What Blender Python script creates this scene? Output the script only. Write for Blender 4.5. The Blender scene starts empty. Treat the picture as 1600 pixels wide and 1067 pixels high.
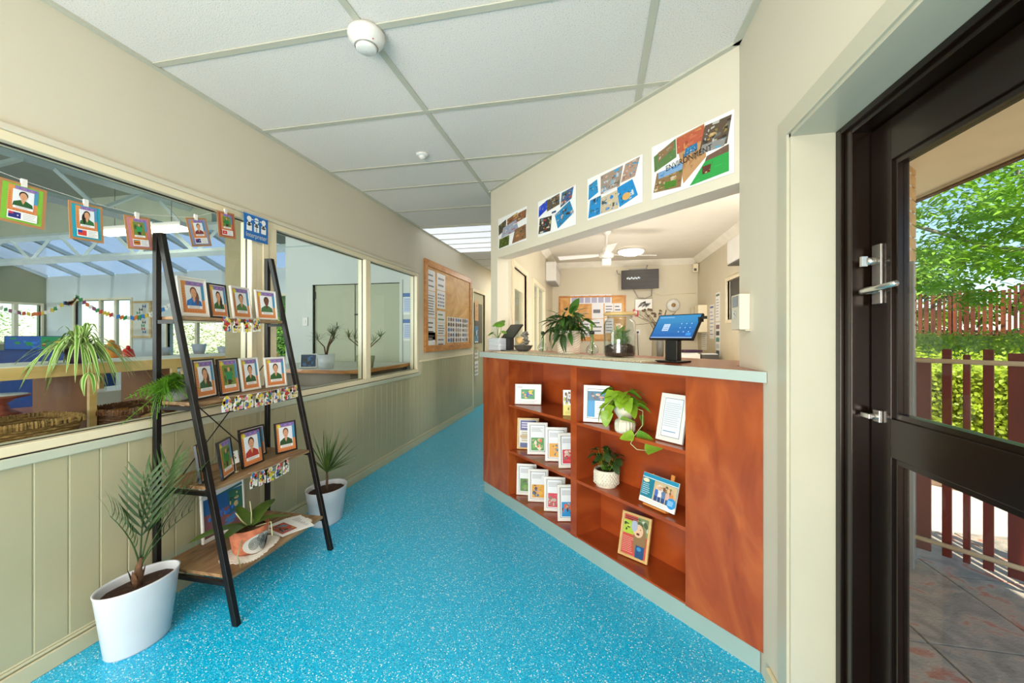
import bpy, math, random
from mathutils import Matrix, Vector
random.seed(7)
C = bpy.context.scene.collection
PI = math.pi
R = math.radians

# ------------------------------------------------------------------ camera, sky, sun, added fill lamps
cam = bpy.data.cameras.new('camera'); camo = bpy.data.objects.new('camera', cam); C.objects.link(camo)
cam.sensor_width = 36; cam.lens = 36*630/1600; cam.shift_y = -9.5/1600; cam.clip_start = .03; cam.clip_end = 200
camo.location = (0, 0, 1.35); camo.rotation_euler = (PI/2, 0, math.atan(132/630))
bpy.context.scene.camera = camo
vs = bpy.context.scene.view_settings
vs.view_transform = 'Standard'; vs.look = 'None'; vs.gamma = 1; vs.use_curve_mapping = False; vs.exposure = 0.3
wd = bpy.data.worlds.new('sky'); bpy.context.scene.world = wd; wd.use_nodes = True
sk = wd.node_tree.nodes.new('ShaderNodeTexSky'); sk.sky_type = 'NISHITA'; sk.sun_disc = False
sk.sun_elevation = R(53); sk.sun_rotation = R(170); sk.air_density = 1.0; sk.dust_density = .3; sk.ozone_density = 3.0
wd.node_tree.links.new(sk.outputs[0], wd.node_tree.nodes['Background'].inputs[0])
wd.node_tree.nodes['Background'].inputs[1].default_value = .22
def lamp(name, kind, loc, energy, size=(1, 1), rot=(0, 0, 0), col=(1, 1, 1), shape='RECTANGLE'):
    l = bpy.data.lights.new(name, kind); l.energy = energy; l.color = col
    if kind == 'AREA':
        l.shape = shape; l.size = size[0]; l.size_y = size[1]
    o = bpy.data.objects.new(name, l); C.objects.link(o); o.location = loc; o.rotation_euler = rot
    return o
s = lamp('sun', 'SUN', (0, 0, 9), 7.0, col=(1, .95, .86)); s.data.angle = R(.6)
s.rotation_euler = Vector((-.05, .6, -.8)).to_track_quat('-Z', 'Y').to_euler()
lamp('lobby_fill', 'AREA', (-.8, -.6, 2.66), 30, (2.2, 1.6), col=(1, .96, .9))  # added fill at ceiling height behind the camera, no fixture modelled
lamp('lobby_fill', 'AREA', (-1.0, -2.4, 1.0), 175, (2.2, 1.7), (R(117), 0, 0), col=(1, .955, .91))  # added fill behind the camera, tilted up, stands in for general room light
lamp('corridor_fill', 'AREA', (-1.3, 8.3, 2.62), 22, (.5, .8), col=(1, .95, .87))  # unseen fill added far down the corridor to light it
lamp('office_fill', 'AREA', (1.36, 3.1, 2.3), 40, (.4, .6), (R(62), 0, R(14)), col=(1, .96, .9))  # fill added out of sight past the right wall to brighten the office
lamp('office_up_fill', 'AREA', (.3, 5.0, .80), 30, (1.1, 1.4), (PI, 0, 0), col=(1, .95, .88))  # added upward fill hidden behind the counter, lifts the office ceiling
lamp('playroom_fill', 'AREA', (-7.6, -2.8, 1.9), 430, (7.0, 2.6), (R(95), 0, 0), col=(.97, 1, .98))  # large added fill out of view, brightens the playroom

# ------------------------------------------------------------------ helpers
def lin(h):
    if isinstance(h, tuple): return h
    h = h.lstrip('#'); o = []
    for i in (0, 2, 4):
        v = int(h[i:i+2], 16)/255; o.append(v/12.92 if v <= .04045 else ((v+.055)/1.055)**2.4)
    return tuple(o)
def newmat(name):
    m = bpy.data.materials.new(name); m.use_nodes = True
    return m, m.node_tree.nodes, m.node_tree.links, m.node_tree.nodes['Principled BSDF']
def texco(n, l, scale=(1, 1, 1), space='Object'):
    t = n.new('ShaderNodeTexCoord'); mp = n.new('ShaderNodeMapping'); mp.inputs['Scale'].default_value = scale
    l.new(t.outputs[space], mp.inputs[0]); return mp.outputs[0]
def ramp(n, l, src, stops):
    r = n.new('ShaderNodeValToRGB'); e = r.color_ramp.elements
    while len(e) > 1: e.remove(e[-1])
    e[0].position = stops[0][0]; e[0].color = (*lin(stops[0][1]), 1)
    for p, c in stops[1:]:
        x = e.new(p); x.color = (*lin(c), 1)
    l.new(src, r.inputs[0]); return r.outputs[0]
def mat(name, col, rough=.5, metal=0, var=.06, vs_=6, bump=0, bs=60, spec=.5, scale=(1, 1, 1), emit=None, es=1, coat=0, trans=0):
    m, n, l, p = newmat(name); c = lin(col); v = texco(n, l, scale)
    nz = n.new('ShaderNodeTexNoise'); nz.inputs['Scale'].default_value = vs_; nz.inputs['Detail'].default_value = 4; l.new(v, nz.inputs[0])
    o = ramp(n, l, nz.outputs[0], [(.3, tuple(x*(1-var) for x in c)), (.7, tuple(min(1, x*(1+var)) for x in c))])
    l.new(o, p.inputs['Base Color'])
    p.inputs['Roughness'].default_value = rough; p.inputs['Metallic'].default_value = metal
    p.inputs['Specular IOR Level'].default_value = spec; p.inputs['Coat Weight'].default_value = coat
    if trans:
        p.inputs['Subsurface Weight'].default_value = 0
        tr = n.new('ShaderNodeBsdfTranslucent'); l.new(o, tr.inputs[0]); mx = n.new('ShaderNodeMixShader'); mx.inputs[0].default_value = trans
        l.new(p.outputs[0], mx.inputs[1]); l.new(tr.outputs[0], mx.inputs[2]); l.new(mx.outputs[0], n['Material Output'].inputs[0])
    if bump:
        b2 = n.new('ShaderNodeTexNoise'); b2.inputs['Scale'].default_value = bs; b2.inputs['Detail'].default_value = 3; l.new(v, b2.inputs[0])
        b = n.new('ShaderNodeBump'); b.inputs['Strength'].default_value = bump; b.inputs['Distance'].default_value = .01
        l.new(b2.outputs[0], b.inputs['Height']); l.new(b.outputs[0], p.inputs['Normal'])
    if emit:
        p.inputs['Emission Color'].default_value = (*lin(emit), 1); p.inputs['Emission Strength'].default_value = es
    return m
def wood(name, a, b, c, scale=(1, 1, 1), rough=.35, sc=3, dist=3, coat=0):
    m, n, l, p = newmat(name); v = texco(n, l, scale)
    nz = n.new('ShaderNodeTexNoise'); nz.inputs['Scale'].default_value = sc; nz.inputs['Detail'].default_value = 6
    nz.inputs['Distortion'].default_value = dist; l.new(v, nz.inputs[0])
    o = ramp(n, l, nz.outputs[0], [(.28, a), (.5, b), (.72, c)])
    l.new(o, p.inputs['Base Color']); p.inputs['Roughness'].default_value = rough; p.inputs['Coat Weight'].default_value = coat
    return m
def glassmat(name, tint=(1, 1, 1), refl=1.0, rough=0.0):
    m, n, l, p = newmat(name); n.remove(p)
    t = n.new('ShaderNodeBsdfTransparent'); t.inputs[0].default_value = (*tint, 1)
    g = n.new('ShaderNodeBsdfGlossy'); g.inputs['Roughness'].default_value = rough
    f = n.new('ShaderNodeFresnel'); f.inputs[0].default_value = 1.45
    k = n.new('ShaderNodeMath'); k.operation = 'MULTIPLY'; k.inputs[1].default_value = refl; l.new(f.outputs[0], k.inputs[0])
    ge = n.new('ShaderNodeNewGeometry'); iv = n.new('ShaderNodeMath'); iv.operation = 'SUBTRACT'; iv.inputs[0].default_value = 1; l.new(ge.outputs['Backfacing'], iv.inputs[1])
    k2 = n.new('ShaderNodeMath'); k2.operation = 'MULTIPLY'; l.new(k.outputs[0], k2.inputs[0]); l.new(iv.outputs[0], k2.inputs[1]); k = k2
    mx = n.new('ShaderNodeMixShader'); l.new(k.outputs[0], mx.inputs[0]); l.new(t.outputs[0], mx.inputs[1]); l.new(g.outputs[0], mx.inputs[2])
    l.new(mx.outputs[0], n['Material Output'].inputs[0]); return m

M = {}
M['wall'] = mat('cream_paint', '#D1C9B5', .55, var=.02, vs_=2, bump=.03, bs=250)
M['wall_white'] = mat('white_paint', '#CBD1CC', .6, var=.02, vs_=2)
M['wall_office'] = mat('warm_paint', '#CDC4AC', .6, var=.03, vs_=2)
M['olive'] = mat('olive_green_paint', '#B0AA8A', .38, var=.03, vs_=3, scale=(1, 1, .3))
M['olive_far'] = mat('dull_green_paint', '#949A78', .6, var=.04, vs_=2)
M['trim'] = mat('cream_gloss', '#E3D7B8', .3, var=.03, vs_=4)
M['apron'] = mat('pale_green_gloss', '#BDC2AE', .3, var=.03, vs_=4)
M['jamb'] = mat('jamb_gloss', '#B9B5A0', .28, var=.04, vs_=2)
M['white'] = mat('white_plastic', '#DAD8D2', .35, var=.03)
M['white_pot'] = mat('white_glazed', '#CBD0D6', .3, var=.03)
M['paper'] = mat('white_paper', '#E9E9E6', .6, var=.02)
M['black'] = mat('black_plastic', '#141312', .3, var=.1)
M['black_metal'] = mat('black_powder_steel', '#0D0A09', .42, var=.15, vs_=20, spec=.35)
M['bronze'] = mat('bronze_aluminium', '#20150E', .22, metal=.5, var=.12, vs_=3)
M['steel'] = mat('brushed_steel', '#B9B6AE', .25, metal=.9, var=.05, vs_=30)
M['tbar'] = mat('ceiling_bar', '#BDBBAA', .4, var=.03)
M['soil'] = mat('potting_soil', '#3A2316', .95, var=.4, vs_=90, bump=1, bs=140)
M['ply'] = wood('plywood', '#B87A35', '#CF9A54', '#DDB273', (1, .35, 1.6), .5, 1.6, 3.2)
M['pine'] = wood('orange_pine', '#A86426', '#C07B34', '#CD9150', (1, .4, 3), .4, 6, 1)
M['maple'] = wood('pale_maple', '#BE975A', '#CFAB6E', '#DABB84', (1, .3, 2), .4, 6, 1)
M['brownply'] = wood('brown_ply', '#5C350C', '#6A4012', '#784C1A', (1, 1, .4), .75, 5, 1)
M['oak'] = wood('rustic_oak', '#5F4630', '#8A6B4A', '#A98C68', (3, .5, 3), .5, 6, 2)
M['cherry'] = wood('cherry_veneer', '#863816', '#9A461C', '#AE5A28', (2.2, 2.2, .8), .26, 3.0, 1.6, coat=.2)
M['cherry2'] = wood('cherry_shelf', '#8A3817', '#9A431B', '#A84F22', (1, 1, 2), .28, 3, 1.2, coat=.15)
M['slab'] = mat('pale_blue_laminate', '#A6B2AB', .2, var=.03, vs_=3)
M['kick'] = mat('grey_green_kick', '#93AAA4', .35, var=.03)
M['terracotta'] = mat('clay_pattern', '#B5694A', .7, var=.35, vs_=26)
M['leaf'] = mat('leaf_green', '#3F6B22', .35, var=.35, vs_=14, trans=.25)
M['leaf_dark'] = mat('leaf_dark_green', '#2C4719', .55, var=.35, vs_=14, trans=.15)
M['leaf_lime'] = mat('leaf_lime', '#8FB52E', .35, var=.25, vs_=18, trans=.35)
M['leaf_mid'] = mat('leaf_bright', '#64962A', .35, var=.4, vs_=22, trans=.3)
M['leaf_olive'] = mat('leaf_olive', '#55702F', .5, var=.35, vs_=30, trans=.15)
M['leaf_orchid'] = mat('orchid_leaf', '#4D6428', .3, var=.3, vs_=10, trans=.1)
M['stem'] = mat('pale_stem', '#B9B98A', .5, var=.15)
M['bark'] = mat('bark_brown', '#5C4028', .85, var=.35, vs_=40, bump=.5)
M['bark_grey'] = mat('bark_grey', '#8D8375', .85, var=.25, vs_=20, bump=.4)
M['fence'] = mat('red_brown_stain', '#6B2413', .55, var=.2, vs_=4, scale=(3, 3, .6))
M['fence_far'] = mat('brown_stain', '#7A3A1C', .6, var=.6, vs_=2.5, scale=(3, 3, .3))
M['brick'] = mat('buff_brick', '#C79F66', .85, var=.18, vs_=9, bump=.3)
M['mortar'] = mat('mortar', '#B8986A', .9)
M['glass'] = glassmat('window_glass', (.95, .985, .97), .6)
M['clear'] = glassmat('clear_glass', (.93, .95, .95), 2.4)
M['doorglass'] = glassmat('door_glass', (.97, .98, .98), .6)
M['glow'] = mat('lit_diffuser', '#F2F4FA', .5, emit='#E6ECF8', es=.62)
M['glow_warm'] = mat('lit_glass_bowl', '#FFF6E0', .5, emit='#FFF3D8', es=7)
M['ceramic'] = mat('cream_ceramic', '#D6CFBC', .5, var=.08, vs_=30)
M['stone'] = mat('grey_stone', '#75736A', .85, var=.25, vs_=30, bump=.5)
M['wicker'] = mat('straw_wicker', '#9C7A48', .8, var=.35, vs_=60)
M['wicker_brown'] = mat('brown_wicker', '#7A5236', .8, var=.35, vs_=60)
M['jute'] = mat('jute_rope', '#CFC2A6', .9, var=.25, vs_=70)
M['twig'] = mat('dry_twig', '#6E5A46', .9, var=.3)
M['cloth'] = mat('white_lace', '#E6E2D8', .9, var=.05, vs_=120, bump=.6)
M['purple'] = mat('purple_plastic', '#3E2340', .4)
M['blue'] = mat('blue_paint', '#17356F', .45, var=.2)
M['red'] = mat('red_plastic', '#C0201C', .4)
M['orange'] = mat('orange_plastic', '#D08A1C', .4)
M['grey'] = mat('grey_plastic', '#8A8A84', .4)
M['darkgrey'] = mat('dark_grey', '#4A4742', .45)
M['roofsteel'] = mat('pale_blue_steel', '#C3D2D2', .45, var=.05)
M['roofgreen'] = mat('sage_lining', '#9CA491', .7, var=.04)
M['carpet'] = mat('indigo_vinyl', '#4A5284', .7)
M['soffit'] = mat('eave_board', '#E0D2B4', .7, var=.03)
M['mulch'] = mat('mulch', '#8A6A4E', .95, var=.5, vs_=12, bump=.8)
M['concrete'] = mat('pale_concrete', '#C9BFAE', .85, var=.1, vs_=4)
M['tvbrown'] = mat('dark_brown_case', '#2C2521', .4)
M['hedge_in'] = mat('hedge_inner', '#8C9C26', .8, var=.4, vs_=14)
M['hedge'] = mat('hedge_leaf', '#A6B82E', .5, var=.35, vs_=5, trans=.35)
M['treeleaf'] = mat('tree_leaf', '#93BE3E', .45, var=.4, vs_=2.5, trans=.35)
def sheet_mat():
    m, n, l, p = newmat('skylight_sheet'); v = texco(n, l); n.remove(p)
    tr = n.new('ShaderNodeBsdfTranslucent'); tr.inputs[0].default_value = (.42, .47, .52, 1); t = n.new('ShaderNodeBsdfTransparent'); t.inputs[0].default_value = (.62, .70, .78, 1)
    nz = n.new('ShaderNodeTexNoise'); nz.inputs['Scale'].default_value = 1.2; l.new(v, nz.inputs[0]); mp = n.new('ShaderNodeMapRange'); mp.inputs['To Min'].default_value = .35; mp.inputs['To Max'].default_value = .75; l.new(nz.outputs[0], mp.inputs[0])
    mx = n.new('ShaderNodeMixShader'); l.new(mp.outputs[0], mx.inputs[0]); l.new(t.outputs[0], mx.inputs[1]); l.new(tr.outputs[0], mx.inputs[2]); l.new(mx.outputs[0], n['Material Output'].inputs[0]); return m
M['skylight'] = sheet_mat()
# mats with a character of their own
def floor_mat():
    m, n, l, p = newmat('turquoise_terrazzo_vinyl'); v = texco(n, l)
    base = n.new('ShaderNodeTexNoise'); base.inputs['Scale'].default_value = 140; base.inputs['Detail'].default_value = 4; l.new(v, base.inputs[0])
    b = ramp(n, l, base.outputs[0], [(.32, '#0098CC'), (.5, '#00AEE0'), (.68, '#12C6EE')])
    def chips(scale, thr, dthr, col, prev):
        w = n.new('ShaderNodeTexVoronoi'); w.inputs['Scale'].default_value = scale; l.new(v, w.inputs[0])
        s_ = n.new('ShaderNodeSeparateColor'); l.new(w.outputs['Color'], s_.inputs[0])
        a = n.new('ShaderNodeMath'); a.operation = 'GREATER_THAN'; a.inputs[1].default_value = thr; l.new(s_.outputs[0], a.inputs[0])
        d = n.new('ShaderNodeMath'); d.operation = 'LESS_THAN'; d.inputs[1].default_value = dthr; l.new(w.outputs['Distance'], d.inputs[0])
        mm = n.new('ShaderNodeMath'); mm.operation = 'MULTIPLY'; l.new(a.outputs[0], mm.inputs[0]); l.new(d.outputs[0], mm.inputs[1])
        mx = n.new('ShaderNodeMix'); mx.data_type = 'RGBA'; l.new(mm.outputs[0], mx.inputs['Factor']); l.new(prev, mx.inputs['A'])
        mx.inputs['B'].default_value = (*lin(col), 1); return mx.outputs['Result']
    o = chips(150, .68, .45, '#2FBFE0', b); o = chips(210, .76, .42, '#9FDDE8', o); o = chips(150, .88, .40, '#F0FAFA', o)
    o = chips(190, .86, .4, '#046C90', o)
    l.new(o, p.inputs['Base Color']); p.inputs['Roughness'].default_value = .3
    bp = n.new('ShaderNodeTexNoise'); bp.inputs['Scale'].default_value = 260; l.new(v, bp.inputs[0])
    bb = n.new('ShaderNodeBump'); bb.inputs['Strength'].default_value = .25; bb.inputs['Distance'].default_value = .002
    l.new(bp.outputs[0], bb.inputs['Height']); l.new(bb.outputs[0], p.inputs['Normal']); return m
M['floor'] = floor_mat()
def tile_mat():
    m, n, l, p = newmat('mineral_fibre'); v = texco(n, l)
    a = n.new('ShaderNodeTexNoise'); a.inputs['Scale'].default_value = 190; a.inputs['Detail'].default_value = 3; l.new(v, a.inputs[0])
    o = ramp(n, l, a.outputs[0], [(.30, '#A8A39A'), (.38, '#DAD4CC'), (.7, '#E8E1D9')])
    l.new(o, p.inputs['Base Color']); p.inputs['Roughness'].default_value = .9
    b = n.new('ShaderNodeBump'); b.inputs['Strength'].default_value = .3; b.inputs['Distance'].default_value = .003
    l.new(a.outputs[0], b.inputs['Height']); l.new(b.outputs[0], p.inputs['Normal']); return m
M['tile'] = tile_mat()
def paving_mat():
    m, n, l, p = newmat('stamped_concrete'); v = texco(n, l, space='Generated'); v = texco(n, l)
    a = n.new('ShaderNodeTexNoise'); a.inputs['Scale'].default_value = 5; a.inputs['Detail'].default_value = 8; a.inputs['Distortion'].default_value = 1.6; l.new(v, a.inputs[0])
    o = ramp(n, l, a.outputs[0], [(.3, '#8C8272'), (.5, '#A89C88'), (.58, '#B8A48C'), (.64, '#B87C62'), (.72, '#B4705A')])
    l.new(o, p.inputs['Base Color']); p.inputs['Roughness'].default_value = .75
    f = n.new('ShaderNodeTexNoise'); f.inputs['Scale'].default_value = 90; l.new(v, f.inputs[0])
    b = n.new('ShaderNodeBump'); b.inputs['Strength'].default_value = .5; b.inputs['Distance'].default_value = .01
    l.new(f.outputs[0], b.inputs['Height']); l.new(b.outputs[0], p.inputs['Normal']); return m
M['paving'] = paving_mat()
def print_mat():
    m, n, l, p = newmat('printed_colour'); a = n.new('ShaderNodeAttribute'); a.attribute_name = 'Col'
    nz = n.new('ShaderNodeTexNoise'); nz.inputs['Scale'].default_value = 220; v = texco(n, l); l.new(v, nz.inputs[0])
    mx = n.new('ShaderNodeMix'); mx.data_type = 'RGBA'; mx.blend_type = 'MULTIPLY'; mx.inputs['Factor'].default_value = .15
    l.new(a.outputs['Color'], mx.inputs['A']); l.new(nz.outputs[0], mx.inputs['B']); l.new(mx.outputs['Result'], p.inputs['Base Color'])
    p.inputs['Roughness'].default_value = .45; return m
M['print'] = print_mat()
def screen_mat():
    m, n, l, p = newmat('lit_screen'); a = n.new('ShaderNodeAttribute'); a.attribute_name = 'Col'
    l.new(a.outputs['Color'], p.inputs['Emission Color']); p.inputs['Emission Strength'].default_value = .85
    p.inputs['Base Color'].default_value = (.02, .02, .03, 1); p.inputs['Roughness'].default_value = .15; return m
M['screen'] = screen_mat()
def stripe_leaf():
    # variegated blade: pale margins along the blade, from the blade's own width stored in the UV map
    m, n, l, p = newmat('variegated_blade'); u = n.new('ShaderNodeUVMap'); u.uv_map = 'UVMap'
    sp = n.new('ShaderNodeSeparateXYZ'); l.new(u.outputs[0], sp.inputs[0])
    o = ramp(n, l, sp.outputs[0], [(0, '#D9E0A4'), (.2, '#CBD88E'), (.27, '#5E8C2C'), (.73, '#6B9A33'), (.8, '#CBD88E')])
    l.new(o, p.inputs['Base Color']); p.inputs['Roughness'].default_value = .35; return m
M['stripe'] = stripe_leaf()

class MB:
    def __init__(s): s.v = []; s.f = []; s.c = []; s.sm = []; s.T = Matrix.Identity(4); s.col = None; s.uv = {}
    def add(s, vs_, fs, smooth=False):
        o = len(s.v); s.v += [tuple(s.T @ Vector(p)) for p in vs_]
        for f in fs: s.f.append(tuple(i+o for i in f)); s.c.append(s.col); s.sm.append(smooth)
    def box(s, x0, x1, y0, y1, z0, z1):
        s.add([(x, y, z) for z in (z0, z1) for y in (y0, y1) for x in (x0, x1)],
              [(0, 2, 3, 1), (4, 5, 7, 6), (0, 1, 5, 4), (2, 6, 7, 3), (0, 4, 6, 2), (1, 3, 7, 5)])
        return s
    def hexa(s, bottom, top):
        n = len(bottom); s.add(list(bottom)+list(top), [tuple(range(n))[::-1], tuple(range(n, 2*n))]+[(i, (i+1) % n, n+(i+1) % n, n+i) for i in range(n)]); return s
    def prism(s, poly, z0, z1): return s.hexa([(x, y, z0) for x, y in poly], [(x, y, z1) for x, y in poly])
    def tube(s, pts, r, n=8, cap=True):
        pts = [Vector(p) for p in pts]; N = len(pts); rs = r if isinstance(r, (list, tuple)) else [r]*N
        d0 = (pts[1]-pts[0]).normalized(); up = Vector((0, 0, 1)) if abs(d0.z) < .9 else Vector((1, 0, 0))
        a = d0.cross(up).normalized(); V = []; F = []
        for i, p in enumerate(pts):
            d = (pts[min(i+1, N-1)]-pts[max(i-1, 0)]).normalized(); a = (a-d*a.dot(d)).normalized(); b = d.cross(a)
            for k in range(n):
                t = 2*PI*k/n; V.append(p+(a*math.cos(t)+b*math.sin(t))*rs[i])
        for i in range(N-1):
            for k in range(n): F.append((i*n+k, i*n+(k+1) % n, (i+1)*n+(k+1) % n, (i+1)*n+k))
        if cap: F += [tuple(range(n))[::-1], tuple(range((N-1)*n, N*n))]
        s.add(V, F, n > 4); return s
    def lathe(s, prof, n=24, c=(0, 0, 0), sx=1, sy=1, smooth=True, cap=False):
        V = []; F = []; N = len(prof)
        for r, z in prof:
            for k in range(n): t = 2*PI*k/n; V.append((c[0]+r*math.cos(t)*sx, c[1]+r*math.sin(t)*sy, c[2]+z))
        for i in range(N-1):
            for k in range(n): F.append((i*n+k, i*n+(k+1) % n, (i+1)*n+(k+1) % n, (i+1)*n+k))
        if cap: F += [tuple(range(n))[::-1], tuple(range((N-1)*n, N*n))]
        s.add(V, F, smooth); return s
    def ball(s, c, rx, ry=None, rz=None, n=10, m=7):
        ry = ry or rx; rz = rz or rx
        s.lathe([(max(.001, math.sin(PI*i/m)), -math.cos(PI*i/m)*rz) for i in range(m+1)], n, c, rx, ry); return s
    def blade(s, base, d, L, W, droop=.3, n=6, fold=.15, tip=1.0, up=(0, 0, 1), uv=False, sh=None):
        # a leaf: spine from base along d, falling by droop, width profile sh(t)
        base = Vector(base); d = Vector(d).normalized(); up = Vector(up)
        sd = d.cross(up); sd = sd.normalized() if sd.length > .01 else Vector((1, 0, 0)); V = []; F = []; U = []
        sh = sh or (lambda t: math.sin(PI*min(1, (t*.94+.03))**.8))
        for i in range(n+1):
            t = i/n; p = base+d*(L*t)-up*(droop*L*t*t); w = W*.5*sh(t); nn = sd.cross(d).normalized()
            V += [p-sd*w+nn*(w*fold), p, p+sd*w+nn*(w*fold)]
            if i < n: a = i*3; F += [(a, a+1, a+4, a+3), (a+1, a+2, a+5, a+4)]
        if uv:
            o = len(s.f)
            for i in range(n):
                s.uv[o+2*i] = (0, .5, .5, 0); s.uv[o+2*i+1] = (.5, 1, 1, .5)
        s.add(V, F, True); return s
    def mesh(s, name, m):
        me = bpy.data.meshes.new(name); me.from_pydata(s.v, [], s.f)
        if isinstance(m, str): m = M[m]
        me.materials.append(m); me.polygons.foreach_set('use_smooth', s.sm)
        if any(c is not None for c in s.c):
            at = me.color_attributes.new('Col', 'FLOAT_COLOR', 'CORNER'); buf = []
            for p, c in zip(me.polygons, s.c): buf += [*(c or (1, 1, 1)), 1]*len(p.vertices)
            at.data.foreach_set('color', buf)
        if s.uv:
            ul = me.uv_layers.new(name='UVMap')
            for p in me.polygons:
                if p.index in s.uv:
                    for q, li in enumerate(p.loop_indices): ul.data[li].uv = (s.uv[p.index][q], 0)
        me.update(); return me
    def build(s, name, m, parent=None, loc=(0, 0, 0), rot=(0, 0, 0), stuff=False, bev=0):
        return ob(name, s.mesh(name, m), parent, loc, rot, stuff, bev)
def ob(name, me, parent=None, loc=(0, 0, 0), rot=(0, 0, 0), stuff=False, bev=0, sc=None):
    o = bpy.data.objects.new(name, me); C.objects.link(o); o.parent = parent; o.location = loc; o.rotation_euler = rot
    if sc: o.scale = sc
    if stuff: o['kind'] = 'stuff'
    if bev:
        b = o.modifiers.new('bevel', 'BEVEL'); b.width = bev; b.segments = 2; b.limit_method = 'ANGLE'
    return o
def thing(name, label, cat, loc=(0, 0, 0), rz=0, group=None, rx=0):
    o = bpy.data.objects.new(name, None); C.objects.link(o); o.location = loc; o.rotation_euler = (rx, 0, rz)
    o['label'] = label; o['category'] = cat; o.empty_display_size = .05
    if group: o['group'] = group
    return o
def tag(o, label, cat, group=None):
    o['label'] = label; o['category'] = cat
    if group: o['group'] = group
    return o
def st(o, label=None):
    o['kind'] = 'structure'
    if label: o['label'] = label
    return o
def bx(*a): return MB().box(*a)
def plate(name, m, us, vs_, hole, fn, t, parent=None):
    # a connected slab on the grid us x vs_, with holes; fn(u, v, w) maps to space, w from 0 to t
    mb = MB(); idx = {}
    def vid(i, j, k):
        if (i, j, k) not in idx: idx[i, j, k] = len(mb.v); mb.v.append(tuple(fn(us[i], vs_[j], t*k)))
        return idx[i, j, k]
    nu, nv = len(us)-1, len(vs_)-1
    sol = lambda i, j: 0 <= i < nu and 0 <= j < nv and not hole((us[i]+us[i+1])/2, (vs_[j]+vs_[j+1])/2)
    def q(*k): mb.f.append(k); mb.c.append(None); mb.sm.append(False)
    for i in range(nu):
        for j in range(nv):
            if not sol(i, j): continue
            q(vid(i, j, 0), vid(i+1, j, 0), vid(i+1, j+1, 0), vid(i, j+1, 0)); q(vid(i, j, 1), vid(i, j+1, 1), vid(i+1, j+1, 1), vid(i+1, j, 1))
            if not sol(i-1, j): q(vid(i, j, 0), vid(i, j+1, 0), vid(i, j+1, 1), vid(i, j, 1))
            if not sol(i+1, j): q(vid(i+1, j, 0), vid(i+1, j, 1), vid(i+1, j+1, 1), vid(i+1, j+1, 0))
            if not sol(i, j-1): q(vid(i, j, 0), vid(i, j, 1), vid(i+1, j, 1), vid(i+1, j, 0))
            if not sol(i, j+1): q(vid(i, j+1, 0), vid(i+1, j+1, 0), vid(i+1, j+1, 1), vid(i, j+1, 1))
    return st(mb.build(name, m, parent))

# flat print: x right, z up, facing local -Y
class Pr(MB):
    def __init__(s, y=0): super().__init__(); s.y = y; s.k = 0
    def _p(s, pts, col, lift=True):
        if lift: s.k += 1
        s.col = lin(col); y = s.y-.00025*min(s.k, 14)-.00001*s.k
        s.add([(x, y, z) for x, z in pts], [tuple(range(len(pts)))]); return s
    def rect(s, x0, z0, x1, z1, col, lift=True): return s._p([(x0, z0), (x1, z0), (x1, z1), (x0, z1)], col, lift)
    def ell(s, cx, cz, rx, rz, col, n=12, lift=True): return s._p([(cx+rx*math.cos(2*PI*i/n), cz+rz*math.sin(2*PI*i/n)) for i in range(n)], col, lift)
    def poly(s, pts, col): return s._p(pts, col)
    def star(s, cx, cz, r, col):
        return s._p([(cx+r*(1 if i % 2 else .55)*math.cos(PI*i/8), cz+r*(1 if i % 2 else .55)*math.sin(PI*i/8)) for i in range(16)], col)
    def lines(s, x0, z0, x1, z1, n, col, h=.35, ragged=True, lift=True):
        if lift: s.k += 1
        dz = (z1-z0)/n
        for i in range(n):
            e = x1-(random.random()*.3*(x1-x0) if ragged else 0); s.rect(x0, z0+dz*(i+.5)-dz*h/2, e, z0+dz*(i+.5)+dz*h/2, col, False)
        return s
    def photo(s, x0, z0, x1, z1, pal, n=26, base=None, seed=0, big=.16):
        rr = random.Random(seed); w, h = x1-x0, z1-z0; s.rect(x0, z0, x1, z1, base or pal[0]); s.k += 1
        for i in range(n):
            a = w*big*(.35+rr.random()); b = h*big*(.35+rr.random()); cx = x0+a+rr.random()*max(0, w-2*a); cz = z0+b+rr.random()*max(0, h-2*b)
            k = s.k; s.k = k; s.y -= .000004
            m_ = rr.randint(4, 8); ph = rr.random()*3
            s._p([(cx+a*(.6+.4*rr.random())*math.cos(2*PI*q/m_+ph), cz+b*(.6+.4*rr.random())*math.sin(2*PI*q/m_+ph)) for q in range(m_)], rr.choice(pal), False)
        return s
FONTM = {}
def text_mesh(txt, size):
    cu = bpy.data.curves.new('t', 'FONT'); cu.body = txt; cu.size = size; cu.align_x = 'CENTER'
    o = bpy.data.objects.new('t', cu); C.objects.link(o); dg = bpy.context.evaluated_depsgraph_get()
    me = bpy.data.meshes.new_from_object(o.evaluated_get(dg)); bpy.data.objects.remove(o); return me
def text(txt, size, m, parent, loc, rot=(PI/2, 0, 0), name='lettering', sx=1):
    me = text_mesh(txt, size); me.materials.clear(); me.materials.append(M[m] if isinstance(m, str) else m)
    return ob(name, me, parent, loc, rot, sc=(sx, 1, 1))
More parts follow.
